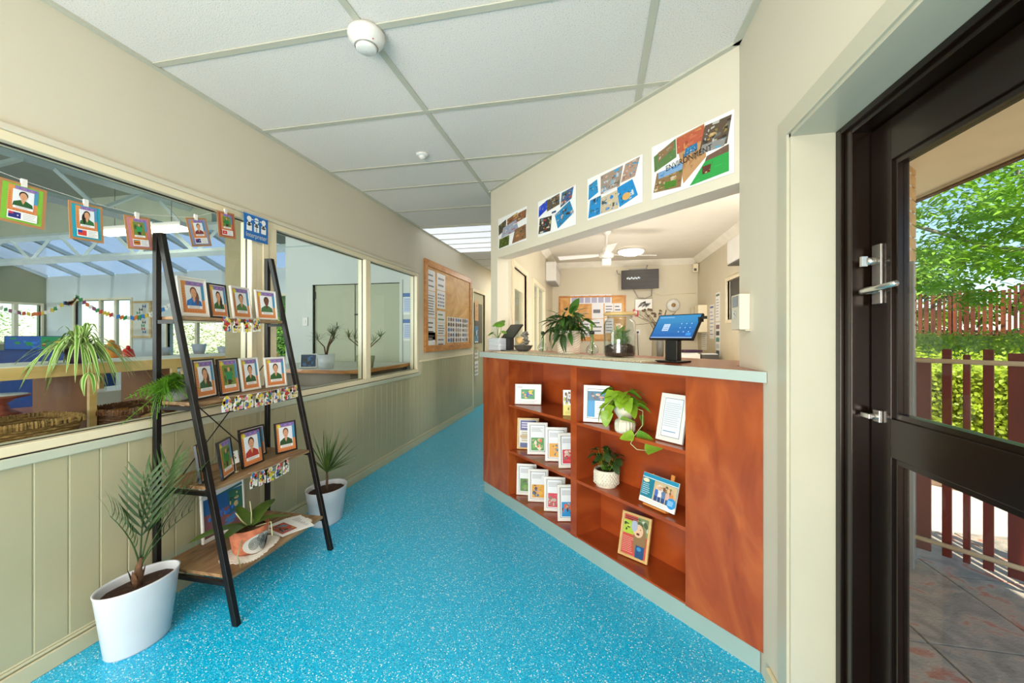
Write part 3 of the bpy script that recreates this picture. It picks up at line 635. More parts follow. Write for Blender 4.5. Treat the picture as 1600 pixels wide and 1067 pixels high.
garland('four floral paper figures hanging from the top board edge', SZ[3]+.012, 1.79, 2.06, 4, .012, FX(SZ[3])+.012)
garland('floral paper figures strung along the third board edge', SZ[2]+.01, 1.70, 2.245, 8, .010, FX(SZ[2])+.012)
garland('floral paper figures hanging from the second board edge', SZ[1]+.004, 1.775, 2.06, 5, .012, FX(SZ[1])+.012)

# ------------------------------------------------------------------ plants
def pot_fill(t, r, z, sx=1, sy=1, m_='soil'):
    m = MB(); n = 22; V = [(0, 0, z+.006)]; F = []
    for q, k in enumerate((.4, .75, 1)):
        for i in range(n): a = 2*PI*i/n; V.append((r*k*math.cos(a)*sx, r*k*math.sin(a)*sy, z+.006*random.random()+(.004 if q < 2 else 0)))
    F += [(0, 1+i, 1+(i+1) % n) for i in range(n)]
    for q in range(2): F += [(1+q*n+i, 1+(q+1)*n+i, 1+(q+1)*n+(i+1) % n, 1+q*n+(i+1) % n) for i in range(n)]
    m.add(V, F, True); return m.build('soil', m_, t)
def frond(L, n, W, droop, lm, lift=.25):
    # one palm frond along +X: rachis with two rows of narrow leaflets
    m = MB(); P = lambda t: Vector((L*t, 0, -droop*L*t*t)); m.tube([P(i/6) for i in range(7)], [.004*(1-.7*i/6) for i in range(7)], 5)
    for i in range(n):
        f = .3+.7*(i+.5)/n; b = P(f); ll = lm*(1-.35*abs(f-.6)*2)
        for sgn in (-1, 1): m.blade(b, (.85, sgn*.60, lift), ll, W, .25, 4, .2)
    m.blade(P(1), (1, 0, -.1), lm*.6, W, .2, 4); return m
# potted palm on the floor, oval white planter
t = thing('potted_palm', 'young palm in oval white planter on the floor beside ladder shelf', 'plant', (-1.965, 1.395, 0))
def planter(t, sx, sy, h, rz=0):
    prof = [(.001, 0), (.72, 0), (.76, .01), (.98, h-.01), (1.0, h), (.955, h), (.94, h-.01), (.9, h-.05)]
    m = MB(); m.T = Matrix.Rotation(rz, 4, 'Z')
    for r_, z in prof: pass
    m.lathe([(r_, z) for r_, z in prof], 40, sx=sx, sy=sy); return m.build('planter', 'white_pot', t)
planter(t, .098, .155, .285, R(-8)); so = pot_fill(t, .93, .245, .096, .150); so.rotation_euler.z = R(-8)
m = MB(); m.tube([(-.01, 0, .24), (-.008, 0, .30), (.0, .01, .37)], [.018, .014, .009], 8)
for i in range(5): a = i*1.3; m.blade((-.01+.012*math.cos(a), .012*math.sin(a), .25), (.25*math.cos(a), .25*math.sin(a), 1), .08, .022, -.05)
m.build('trunk', 'bark', t)
rr = random.Random(3)
def mkfrond(t, base, az, el, L, n, W, dr, lm, roll=0, m_='leaf_dark', lift=.25):
    f = frond(L, n, W, dr, lm, lift).build('frond', m_, t, base); f.rotation_euler = (R(roll), -R(el), R(az)); return f
for az, el, L, lm, dr, n in ((-100, 84, .27, .17, .25, 9), (95, 76, .42, .20, .12, 9), (60, 70, .40, .19, .22, 8), (120, 84, .38, .17, .05, 8), (30, 66, .28, .15, .3, 7)):
    mkfrond(t, (-.002, .005, .33), az, el, L, n, .013, dr, lm, rr.uniform(-30, 30))
# second potted plant further along
t = thing('potted_dracaena', 'spiky thin-leaved plant in round white planter on floor behind ladder shelf', 'plant', (-1.925, 2.60, 0))
planter(t, .125, .165, .25); pot_fill(t, .93, .215, .12, .158)
MB().tube([(0, 0, .21), (.003, .0, .30), (0, .002, .36)], [.010, .008, .007], 8).build('trunk', 'bark', t)
for az, el, L in ((85, 55, .24), (80, 78, .26), (-82, 60, .26), (-72, 40, .24), (20, 72, .26), (-30, 52, .22), (60, 88, .26), (60, 35, .22), (-60, 80, .28), (72, 25, .2)):
    m = MB()
    for i in range(8):
        a = rr.uniform(-.5, .5); b = rr.uniform(-.5, .5); m.blade((0, 0, 0), (1, a*.7, b*.7), L*rr.uniform(.8, 1.3), .0075, .10, 5)
    f = m.build('frond', 'leaf_olive', t, (0, 0, .35)); f.rotation_euler = (0, -R(el), R(az))
# boston fern on the third board
t = thing('potted_fern', 'bright green fern in grey stone pot on ladder shelf', 'plant', (-2.045, 1.635, SZ[2]))
m = MB(); m.lathe([(.001, 0), (.045, 0), (.058, .02), (.066, .105), (.060, .105), (.055, .08)], 22); m.build('pot', 'stone', t); pot_fill(t, .056, .088)
def fernfrond(L, dr, el):
    m = MB(); P = lambda t: Vector((L*t*math.cos(el), 0, L*t*math.sin(el)-dr*L*t*t)); m.tube([P(i/6) for i in range(7)], .0013, 4)
    for i in range(17):
        f = .10+.88*i/17; w = .024*math.sin(PI*min(1, f*.86+.1))+.003
        for sg in (-1, 1): m.blade(P(f), (.2, sg, .05), w*1.15, .008, .15, 2)
    return m
for i in range(78):
    az = rr.choice([rr.uniform(-98, -25), rr.uniform(-95, -50), rr.uniform(82, 100)]); L = rr.uniform(.12, .21); el = rr.uniform(20, 75)
    f = fernfrond(L, rr.uniform(.8, 1.5), R(el)).build('frond', 'leaf_mid', t, (0, 0, .095)); f.rotation_euler = (R(rr.choice([-1, 1])*rr.uniform(15, 70)), 0, R(az))
# orchid in a patterned fabric pot, lower board
t = thing('potted_orchid', 'orchid with broad leaves in terracotta fabric pot with black-and-white spiral print', 'plant', (-1.795, 1.80, SZ[0]), R(85))
m = MB(); m.lathe([(.001, .002), (.058, .002), (.072, .02), (.088, .135), (.083, .135), (.075, .10)], 26, sx=1.1, sy=.95); m.build('pot', 'terracotta', t)
m = MB()
# spiral print on the front of the pot: rings of black on a grey-white field, following the pot's surface
def on_pot(u, z, e): a = -PI/2+u; r_ = .0725+(.088-.072)*max(0, (z-.02))/.115+e; return (r_*1.1*math.cos(a), r_*.95*math.sin(a), z)
N = 18; V = [on_pot(-.05, .055, .0020)]; F = []
for k in (1, 2, 3):
    for i in range(N): a = 2*PI*i/N; V.append(on_pot(-.05+.95*k/3*math.cos(a), .055+.050*k/3*math.sin(a), .0018))
F = [(0, 1+i, 1+(i+1) % N) for i in range(N)]
for k in range(2): F += [(1+k*N+i, 1+(k+1)*N+i, 1+(k+1)*N+(i+1) % N, 1+k*N+(i+1) % N) for i in range(N)]
m.add(V, F, True); m.build('print_field', mat('grey_white', '#C9C5BC', .8), t)
m = MB()
for c0, c1, n_ in ((-.35, .060, 5), (.32, .050, 6), (-.02, .085, 3)):
    for k in range(1, n_+1):
        pts = [on_pot(c0+.062*k*math.cos(a), c1+.0062*k*math.sin(a), .0026) for a in [2*PI*i/20 for i in range(21)]]
        m.tube(pts, .0011, 4)
m.build('spiral_print', 'black', t)
pot_fill(t, .078, .115, 1.1, .95, 'bark')
for az, L, W, el, dr in ((160, .24, .075, 28, .45), (20, .24, .08, 30, .35), (200, .20, .065, 35, .5), (-30, .17, .06, 30, .6), (75, .15, .06, 50, .4)):
    b = MB().blade((0, 0, 0), (1, 0, 0), L, W, dr, 8, .18, sh=lambda t_: min(1, t_*5+.35)*math.sqrt(max(0, 1-t_**3.2))).build('leaf', 'leaf_orchid', t, (0, 0, .125)); b.rotation_euler = (0, -R(el), R(az))
for s0 in ([(0, 0, .12), (-.03, .02, .17), (-.06, .02, .22)], [(0.01, 0, .12), (.03, .02, .18), (.02, .02, .25)], [(.02, -.02, .12), (.07, -.07, .13), (.05, -.10, .07)], [(-.08, -.05, .1), (-.14, -.09, .06), (-.13, -.10, .0)]):
    MB().tube(s0, .003, 6).build('aerial_root', 'stem', t)
t = thing('lace_doily', 'white lace cloth under the patterned orchid pot', 'cloth', (-1.80, 1.815, SZ[0]), R(12))
n = 40; V = []; pr = []
for i in range(n*2): a = PI*i/n; r_ = (1 if i % 2 else .93); pr.append((r_*math.copysign(abs(math.cos(a))**.6, math.cos(a))*.105, r_*math.copysign(abs(math.sin(a))**.6, math.sin(a))*.150))
MB().prism(pr, .0005, .002).build('cloth', 'cloth', t)
t = thing('lace_doily', 'white lace cloth under the brochures on the lowest board', 'cloth', (-1.80, 2.085, SZ[0]), R(-15))
MB().prism([(x*.95, y*.78) for x, y in pr], .0005, .002).build('cloth', 'cloth', t)
def flyer(label, x, y, z, w, h, rz, f):
    t = thing('brochure', label, 'brochure', (x, y, z), R(rz), 'brochures on the ladder shelf')
    bx(-w/2, w/2, -h/2, h/2, 0, .0012).build('sheet', 'paper', t)
    p = Pr(0); f(p); p.build('print', 'print', t, (0, -h/2, .0013), (-PI/2, 0, 0)); 
    for c_ in t.children:
        if c_.name.startswith('print'): c_.rotation_euler = (R(-90), 0, 0); c_.location = (0, -h/2, .0014); c_.scale = (1, 1, -1) if False else (1, 1, 1)
    return t
def fl1(p): p.photo(-.06, .03, .03, .17, ['#B8503A', '#7A3B2E', '#C9A23C', '#2E2A26', '#6E8BA0'], 26, seed=4)
def fl2(p): p.rect(-.07, .01, -.01, .10, '#6FAE3A'); p.lines(0, .02, .06, .18, 9, '#99999C')
flyer('white brochure with green corner, lowest of the pile on the bottom board', -1.775, 2.10, SZ[0]+.0022, .15, .21, 60, fl2)
flyer('white brochure with dark red photograph, on top of the pile', -1.80, 2.055, SZ[0]+.0036, .15, .21, 72, fl1)
# framed seaside poster against the wall
t = thing('framed_poster', 'white framed blue seaside poster leaning on the wall behind orchid', 'poster', (-2.085, 1.925, SZ[0]+.002), R(90), rx=-.06)
def reef(p, w=.27, h=.36):
    p.rect(-w/2, 0, w/2, h, '#E6EBEE'); p.poly([(-w/2+.01, h*.62), (w/2-.01, h*.70), (w/2-.01, h*.66), (-w/2+.01, h*.58)], '#1F6B78')
    p.rect(-w/2+.012, .02, w/2-.012, h*.64, '#1B5FA0'); p.photo(-w/2+.012, .02, w/2-.012, h*.4, ['#7E5560', '#9A6456', '#1B5FA0', '#4B7FC0'], 24, seed=5)
    p.photo(w*.12, h*.3, w/2-.012, h*.63, ['#2A6A50', '#88A04A', '#C8B58A', '#1E3F4A', '#1B6FB0'], 22, seed=6)
    for i in range(14): p.ell(-w*.34+i*.012, h*.34+random.uniform(-.01, .012), .009, .012, random.choice(['#2F6FD0', '#3C86E0', '#2450A0']), 6, False)
    p.star(-w*.36, h*.80, .018, '#20303C'); p.lines(-w*.26, h*.76, w*.2, h*.84, 2, '#5A6A78', .25)
frame_parts(t, .27, .36, 'white', .009, .014, lambda p: reef(p))

# ------------------------------------------------------------------ cards pegged to a line across the window
pts = [(LX+.036, .75, 2.0), (LX+.036, 1.12, 1.94), (LX+.036, 1.31, 1.925), (LX+.036, 1.5, 1.925), (LX+.036, 1.77, 1.985), (LX+.036, 1.97, 2.085), (LX+.036, 2.12, 2.13)]
tag(MB().tube(pts, .001, 5).build('hanging_string', 'white'), 'thin white string running across the large window holding pegged cards', 'string')
cards = [('brown card with lime green mount and blue flag, leftmost on window string', 1.122, 1.927, .133, .158, 3, '#7DBB3A', dict(hair='#1E1410', shirt='#23592B'), 'au'),
 ('brown card with teal blue mount and red flag, second on the window string', 1.312, 1.912, .118, .158, -2, '#1B9DB5', dict(hair='#20140F', long=-1, shirt='#2A6A34'), 'tw'),
 ('brown card with pink mount and jungle photo, third on the window string', 1.508, 1.915, .112, .155, -7, '#C77F8E', dict(mode='far', shirt='#1E9A5A'), 'ug'),
 ('brown card with grey-blue mount, fourth on window string', 1.795, 1.99, .118, .152, -14, '#8792B8', dict(hair='#3A241A', shirt='#7A2C30'), 'nz'),
 ('brown card with red mount and red flag, fifth on the window string', 1.975, 2.075, .115, .150, -5, '#B24F3C', dict(mode='far', shirt='#1E8A4A'), 'hk')]
for lb, y, z, w, h, rot, col, kw, fl in cards:
    t = thing('hanging_card', lb, 'card', (LX+.040, y, z), R(90), 'cards pegged to the string')
    g = bpy.data.objects; hold = MB(); hold.T = Matrix.Rotation(R(rot), 4, 'Y')
    hold.box(-w/2, w/2, -.001, .001, -h, 0); hold.build('backing_card', mat('kraft_card', '#A8794C', .8, var=.05), t)
    p = Pr(-.001); p.T = Matrix.Rotation(R(rot), 4, 'Y') @ Matrix.Translation((0, 0, -h))
    p.rect(-w*.42, h*.06, w*.42, h*.94, col); k = p.k
    q = w*.62; T0 = p.T.copy(); p.T = T0 @ Matrix.Translation((0, 0, h*.29)); portrait(p, q, h*.62, star=False, m=0, **kw); p.T = T0
    p.k += 1; p.rect(-q/2, h*.10, q/2, h*.30, '#F0F0EE')
    fx0, fx1, fz0, fz1 = -q*.46, -q*.05, h*.13, h*.27
    if fl in ('au', 'nz'):
        p.rect(fx0, fz0, fx1, fz1, '#1E2A7A'); p.rect(fx0, fz0+.6*(fz1-fz0), fx0+.4*(fx1-fx0), fz1, '#B8304A'); p.star(fx0+.75*(fx1-fx0), fz0+.5*(fz1-fz0), .003, '#E8E8F0')
    elif fl == 'tw': p.rect(fx0, fz0, fx1, fz1, '#D2362C'); p.rect(fx0, fz0+.5*(fz1-fz0), fx0+.5*(fx1-fx0), fz1, '#233A9A')
    elif fl == 'ug':
        for i, c_ in enumerate(('#C8302A', '#D8A82A', '#22201C', '#C8302A', '#D8A82A', '#22201C')): p.rect(fx0, fz0+(fz1-fz0)*i/6, fx1, fz0+(fz1-fz0)*(i+1)/6, c_)
    else: p.rect(fx0, fz0, fx1, fz1, '#D2302C'); p.star((fx0+fx1)/2, (fz0+fz1)/2, .004, '#F2E8E8')
    p.lines(q*.02, h*.12, q*.46, h*.28, 4, '#9A9AA0', .25); p.build('portrait_print', 'print', t)
    bx(-.008, .008, -.004, .004, -.012, .018).build('peg', 'white', t)
t = thing('interpreter_sign', 'blue sign with three white figures reading Interpreter on window post', 'sign', (LX+.030, 2.204, 1.955), R(90), rx=0)
t.rotation_euler.z = R(90)
bx(-.093, .093, -.0015, .0015, 0, .165).build('panel', mat('sign_blue', '#1368B4', .35, var=.03), t)
p = Pr(-.0017)
p.rect(-.092, .161, .092, .164, '#BFD6EA')
for i, cx in enumerate((-.055, .0, .055)):
    p.rect(cx-.02, .058, cx+.02, .098, '#F2F4F6', False); p.ell(cx, .100, .020, .012, '#F2F4F6', 12, False); p.rect(cx-.009, .10, cx+.009, .125, '#F2F4F6', False); p.ell(cx, .132, .018, .017, '#F2F4F6', 14)
    if i == 1: p.rect(cx-.02, .128, cx+.02, .133, '#1368B4'); p.rect(cx-.003, .06, cx+.003, .085, '#1368B4')
    if i == 0: p.poly([(cx+.016, .132), (cx+.03, .137), (cx+.03, .127)], '#F2F4F6')
    if i == 2: p.poly([(cx-.016, .132), (cx-.03, .137), (cx-.03, .127)], '#F2F4F6')
p.build('figures', 'print', t)
text('Interpreter', .042, 'white', t, (0, -.003, .018), sx=.86)
# ------------------------------------------------------------------ posters over the counter opening
def rzD(): return R(-45)
def poster(lb, X, z, w, h, f):
    t = thing('photo_poster', lb, 'poster', (X-.002, KD-X-.002, z), R(-45), 'photo collage posters over the counter opening')
    bx(0, w, -.0012, 0, 0, h).build('sheet', 'paper', t); p = Pr(-.0013); f(p, w, h); p.build('collage', 'print', t)
    return t
def ph(p, w, h, q, pal, n, seed, base=None):
    # a photograph cut to the quad q (fractions of the sheet): colour patches kept inside it
    Q = [(a*w, b*h) for a, b in q]; p.poly(Q, base or pal[0]); rr = random.Random(seed); p.k += 1
    def at(u, v):
        x = (Q[0][0]*(1-u)+Q[1][0]*u)*(1-v)+(Q[3][0]*(1-u)+Q[2][0]*u)*v; z = (Q[0][1]*(1-u)+Q[1][1]*u)*(1-v)+(Q[3][1]*(1-u)+Q[2][1]*u)*v; return x, z
    for i in range(int(n*2.4)):
        p.y -= .0000015; u0, v0 = rr.random()*.9, rr.random()*.9; du, dv = (rr.uniform(.05, .3), rr.uniform(.04, .22)) if i < n*.6 else (rr.uniform(.03, .11), rr.uniform(.03, .10))
        u1, v1 = min(1, u0+du), min(1, v0+dv); j = lambda: rr.uniform(-.03, .03)
        c = lambda v: max(0, min(1, v))
        p._p([at(c(u0+j()), c(v0+j())), at(c(u1+j()), c(v0+j())), at(c(u1+j()), c(v1+j())), at(c(u0+j()), c(v1+j()))], rr.choice(pal), False)
WD = ['#8A5A34', '#B5854C', '#5A3A22', '#D0A868', '#2E2A20', '#C8C0B0']
BL = ['#1E78B8', '#2A8AC8', '#1466A0', '#3C98D0']
def p1(p, w, h):
    ph(p, w, h, [(.02, .45), (.30, .58), (.30, .88), (.02, .78)], ['#4A4630', '#7A6A48', '#2A281C', '#A08858'], 10, 1)
    ph(p, w, h, [(.34, .62), (.70, .66), (.70, 1-.06), (.34, .86)], WD, 10, 2); ph(p, w, h, [(.68, .64), (.97, .68), (.99, .92), (.72, .90)], WD, 8, 3)
    ph(p, w, h, [(.12, .34), (.74, .40), (.66, .74), (.20, .64)], ['#9AA4B8', '#C8CCD0', '#8A98B0', '#D0503C', '#B4B8BC'], 22, 4)
    ph(p, w, h, [(.04, .02), (.40, .04), (.42, .34), (.06, .32)], ['#4A5A1C', '#6A7A24', '#B89A30', '#1E2A10'], 12, 5)
    ph(p, w, h, [(.52, .04), (.98, .06), (.98, .48), (.62, .44)], ['#8A6040', '#C08A50', '#3E5A24', '#4A4038', '#9A7A5A'], 14, 6)
def p2(p, w, h):
    ph(p, w, h, [(.02, .55), (.28, .70), (.28, .95), (.03, .84)], ['#1E46C8', '#1E3A90', '#3A6AD0', '#C8B890', '#20386A'], 10, 11)
    ph(p, w, h, [(.26, .62), (.60, .68), (.60, .97), (.27, .93)], ['#5A5040', '#C0A888', '#2A2A24', '#B87860', '#2A70A0'], 18, 12)
    ph(p, w, h, [(.62, .58), (.90, .70), (.95, .98), (.66, .95)], ['#3A5A8A', '#C8B8A0', '#2A2E30', '#5A8A3A', '#2A8AC0', '#B0503C'], 18, 13)
    ph(p, w, h, [(.02, .08), (.36, .06), (.40, .46), (.06, .50)], ['#3A3026', '#C8B468', '#A84030', '#C8C0B0', '#2A80B8', '#20242A'], 18, 14)
    ph(p, w, h, [(.56, .05), (.96, .32), (.86, .66), (.48, .44)], ['#1E80B4', '#2A8ABC', '#6A5A4A', '#D8B088', '#40302A', '#C8B8A8'], 16, 15)
    p.lines(.40*w, .50*h, .52*w, .56*h, 1, '#304A78', .8)
def p3(p, w, h):
    ph(p, w, h, [(.02, .48), (.22, .58), (.20, .90), (.03, .84)], ['#2A90C8', '#1E80B8', '#C8CCC0', '#6A6A60', '#20607A'], 8, 21)
    ph(p, w, h, [(.27, .50), (.62, .52), (.68, .95), (.27, .93)], ['#A08A7A', '#8AA8B8', '#2A9AD0', '#C8B0A0', '#6A6056', '#B8C0C8'], 24, 22)
    ph(p, w, h, [(.64, .58), (.88, .60), (.96, .97), (.72, .95)], ['#B0907C', '#7A5A50', '#2AA0D8', '#C8B8A8', '#8A7068'], 20, 23)
    ph(p, w, h, [(.02, .04), (.26, .05), (.28, .48), (.06, .46)], ['#1E88C8', '#3A6A50', '#C8C0B4', '#2A2E34', '#1E78B0'], 14, 24)
    ph(p, w, h, [(.27, .05), (.60, .04), (.62, .46), (.28, .42)], ['#C8B898', '#1E78C8', '#1868B8', '#3A4A3A', '#D8C8A8', '#2A80C8'], 18, 25)
    ph(p, w, h, [(.62, .05), (.93, .18), (.84, .56), (.58, .50)], ['#1888C8', '#1E7AC0', '#2A8AD0', '#38566A', '#C8D0D0'], 12, 26); p.ell(.74*w, .24*h, .07*w, .08*h, '#D8A860')
    p.lines(.33*w, .46*h, .58*w, .54*h, 2, '#E8E8EA', .5)
def p4(p, w, h):
    ph(p, w, h, [(.04, .50), (.34, .62), (.33, .96), (.03, .80)], ['#5A7A44', '#7A8A5A', '#4E6E3A'], 4, 31); ph(p, w, h, [(.09, .66), (.30, .80), (.31, .93), (.09, .84)], ['#A8B4A0', '#B8C0B0', '#94A08C'], 4, 32, '#8A6A48')
    ph(p, w, h, [(.43, .10), (.70, .42), (.68, .99), (.34, .96)], ['#B98D60', '#A87A50', '#C89A6C'], 8, 33)
    ph(p, w, h, [(.35, .66), (.68, .72), (.68, .97), (.34, .94)], ['#B4593C', '#A84E34', '#C0684A', '#C88A4A', '#9A4A34'], 12, 34)
    ph(p, w, h, [(.44, .56), (.60, .60), (.60, .72), (.46, .70)], ['#1E6A9A', '#2A80B0', '#C8C040', '#C8D0D4'], 8, 35)
    for q in (.43, .58): p.rect(q*w, .44*h, (q+.008)*w, .62*h, '#2A2A2A', False)
    ph(p, w, h, [(.62, .52), (.93, .50), (1-.02, .93), (.69, .94)], ['#5A4A3A', '#C89A48', '#8A7A3A', '#2A2620', '#B8B4AC', '#6A6860'], 24, 36)
    ph(p, w, h, [(.64, .50), (.90, .48), (.92, .60), (.66, .64)], ['#8A8884', '#B0ACA6', '#4AA0C8', '#5A5854'], 8, 37)
    ph(p, w, h, [(.51, .02), (.95, .05), (.95, .46), (.70, .36)], ['#2A9A44', '#34A850', '#28903E', '#2FA34A'], 8, 38); ph(p, w, h, [(.69, .34), (.95, .36), (.95, .48), (.71, .42)], ['#6A5040', '#8A7058'], 4, 39)
    ph(p, w, h, [(.66, .14), (.75, .14), (.76, .27), (.66, .27)], ['#5A2A1E', '#7A3A2A', '#D8B888'], 5, 40)
    ph(p, w, h, [(.03, .12), (.40, .06), (.43, .46), (.08, .46)], ['#8A6A44', '#A88858', '#C8B898', '#4A6A2A', '#7A5A3A'], 18, 41)
    ph(p, w, h, [(.10, .34), (.42, .36), (.43, .48), (.10, .46)], ['#7AA0C8', '#9AB8D8', '#1E70B0', '#4A6A5A'], 8, 42); ph(p, w, h, [(.18, .12), (.34, .10), (.35, .22), (.19, .24)], ['#4A7A24', '#5A8A2A', '#3A6A1C'], 6, 43)
poster('small collage poster of play yard photos, leftmost over counter', -.868, 2.125, .450, .275, p1)
poster('collage poster with blue floor playroom photos, second from left over counter', -.444, 2.115, .436, .275, p2)
poster('collage poster with bright blue floor photos, third over counter', -.056, 2.115, .450, .275, p3)
pp = poster('collage poster reading ENVIRONMENT with green lawn photo, rightmost over counter', .306, 2.108, .458, .295, p4)
tx = text('ENVIRONMENT', .044, 'black', pp, (.225, -.0068, .135), (PI/2, R(-4), 0), sx=.85)

# ------------------------------------------------------------------ frames in the counter cubbies
CP = 'picture frames standing in the counter cubbies'
def cf(lb, x, y, w, h, z, rz, fm, pic_, lean=.12, bw=.014, stm='black', dep=.014, group=CP, roll=0):
    P = (x, y); Q = (x+w*math.cos(R(rz)), y+w*math.sin(R(rz)))
    return photo_frame(lb, 'picture frame', P, Q, z, h, fm, pic_, group, lean, bw, stm, dep)
def page(hd, pal, seed, base=None, dark=True):
    def f(p, w, h):
        p.rect(-w/2, 0, w/2, h, '#ECECEA'); i = .019
        if dark: p.rect(-w/2+i, i, w/2-i, h-i, '#3B4440'); i += .003
        p.rect(-w/2+i, i, w/2-i, h-i, '#E4E8EC'); p.lines(-w/2+i+.008, h*.70, w/2-i-.006, h*.84, 4, hd, .35)
        p.photo(-w/2+i+.006, i+.006, w/2-i-.006, h*.52, pal, 22, base, seed)
    return f
ZR = (.105, .455, .812)
def cubes_land(p, w, h):
    p.rect(-w/2, 0, w/2, h, '#E6E9EA'); p.photo(-w*.27, h*.26, w*.25, h*.74, ['#1E9A5A', '#2A7AC8', '#D8C030', '#C84A3A', '#2A4AA0', '#D8A080'], 26, '#2A8A50', 8)
    p.lines(-w*.42, h*.80, -w*.2, h*.9, 2, '#8A96A0', .4); p.lines(-w*.4, h*.06, w*.4, h*.2, 3, '#A8B0B4', .25)
cf('white landscape frame with children photo, top left cubby of counter', -.622, 3.083, .205, .155, ZR[2], 2, 'white', cubes_land, bw=.006)
def tan(p, w, h):
    p.rect(-w/2, 0, w/2, h, '#D8D8D2'); p.rect(-w*.36, h*.60, w*.36, h*.92, '#4A4A86'); p.lines(-w*.3, h*.66, w*.2, h*.88, 3, '#C8C8E0', .5); p.rect(-w*.36, h*.05, w*.36, h*.2, '#3E4E8A')
    p.lines(-w*.3, h*.24, w*.3, h*.56, 5, '#A89A78', .5); p.rect(-w*.36, h*.36, w*.36, h*.44, '#B8A070')
cf('tan wooden frame with purple flyer, back of the middle left cubby', -.612, 3.115, .172, .24, ZR[1], 2, 'maple', tan, bw=.013)
G_ = ['#3F8A3C', '#C8B08A', '#D8602C', '#6AA84A', '#E0D0B8']; Y_ = ['#D89A1C', '#E0A82A', '#4A3A34', '#C8987A', '#3A6A8A']; P_ = ['#C8344A', '#D84A5A', '#8A6A5A', '#D8C8B8', '#B8A898']; BB = ['#1E8AC8', '#2A90D0', '#C89A7A', '#D85A3C', '#3A3A40']
GR = ['#4A7A2A', '#6A9A3A', '#3A4A2A', '#8A8A7A']
cf('white frame with green picnic photo, first of three in middle left cubby', -.508, 2.988, .152, .235, ZR[1], 7, 'white', page('#8A8A90', G_, 51))
cf('white frame with yellow object photo, second of three in middle left cubby', -.357, 2.857, .155, .235, ZR[1], 5, 'white', page('#8A8A90', Y_, 52))
cf('white frame with pink photo, third in middle left cubby by the divider', -.249, 2.719, .145, .23, ZR[1], 15, 'white', page('#8A8A90', P_, 53))
cf('white frame with green lawn photo, backmost in bottom left cubby', -.612, 3.092, .155, .235, ZR[0], 2, 'white', page('#8A8A90', GR, 54))
cf('white frame with yellow ball photo, second in the bottom left cubby', -.502, 2.982, .152, .235, ZR[0], 6, 'white', page('#8A8A90', Y_, 55))
cf('white frame with red tabletop photo, third in the bottom left cubby', -.364, 2.844, .150, .235, ZR[0], 4, 'white', page('#8A8A90', P_, 56))
cf('white frame with blue floor photo, nearest the divider in bottom left cubby', -.254, 2.704, .140, .235, ZR[0], 12, 'white', page('#8A8A90', BB, 57))
def flyer_blue(p, w, h):
    p.rect(-w/2, 0, w/2, h, '#E8E8E6'); i = .022; p.rect(-w/2+i, i, w/2-i, h-i, '#565B58'); i += .003; p.rect(-w/2+i, i, w/2-i, h-i, '#DDE4EA')
    p.rect(-w/2+i, i+.006, -w*.06, h*.60, '#1E8AC0'); p.photo(-w/2+i, h*.58, w/2-i, h*.84, ['#1E6A8A', '#C88A6A', '#D8B49A', '#5A3A30', '#2A7A90'], 20, seed=61); p.lines(0, h*.2, w*.3, h*.55, 6, '#A8B4C0', .3)
cf('white frame with blue flyer, left in the top right cubby beside trailing plant', -.080, 2.545, .158, .225, ZR[2], -8, 'white', flyer_blue, bw=.016)
def certificate(p, w, h):
    p.rect(-w/2, 0, w/2, h, '#E4E4E2'); i = .022; p.rect(-w/2+i, i, w/2-i, h-i, '#7A7F7E'); i += .003; p.rect(-w/2+i, i, w/2-i, h-i, '#DCE3EA')
    p.lines(-w*.3, h*.3, w*.3, h*.82, 12, '#A9B3BE', .3); p.rect(-w*.28, h*.20, w*.2, h*.215, '#2A70A8')
cf('white frame with printed certificate, right end of the top right cubby', .302, 2.195, .150, .24, ZR[2], -44, 'white', certificate, lean=.24, bw=.016)
def redpic(p, w, h):
    p.rect(-w/2, 0, w/2, h, '#E2D8C4'); i = .014; a, b, c, d = -w/2+i, w/2-i, i, h-i; W, Hh = b-a, d-c
    p.rect(a, c, b, d, '#C24A3E'); p.photo(a, c+Hh*.52, a+W*.45, c+Hh*.86, ['#A8C03A', '#3A5A24', '#C8D060', '#2A3A1C'], 16, seed=71); p.photo(a+W*.55, c+Hh*.55, b, d, ['#7A8A5A', '#C8C8C0', '#4A5A3A'], 14, seed=72)
    p.ell(a+W*.70, c+Hh*.42, W*.26, Hh*.40, '#8A6A44'); p.ell(a+W*.62, c+Hh*.66, W*.20, Hh*.17, '#E0B896'); p.ell(a+W*.62, c+Hh*.58, W*.07, Hh*.03, '#6A2A24'); p.ell(a+W*.55, c+Hh*.70, W*.025, Hh*.012, '#2A2018', 6, False); p.ell(a+W*.70, c+Hh*.70, W*.025, Hh*.012, '#2A2018', 6, False)
    p.ell(a+W*.45, c+Hh*.76, W*.13, Hh*.15, '#A8B0C8'); p.rect(a+W*.58, c, a+W*.92, c+Hh*.30, '#1E4A7A'); p.ell(a+W*.72, c+Hh*.22, W*.09, Hh*.05, '#3A8AC0')
    p.lines(a+W*.04, c+Hh*.05, a+W*.52, c+Hh*.46, 9, '#E8B4A8', .22); p.lines(a+W*.06, c+Hh*.88, a+W*.7, c+Hh*.97, 2, '#3A2A28', .4)
cf('pale wooden frame with red leaflet of a laughing child, bottom right cubby', .121, 2.379, .176, .235, ZR[0], -33, 'maple', redpic, lean=.26, bw=.013, stm='maple')
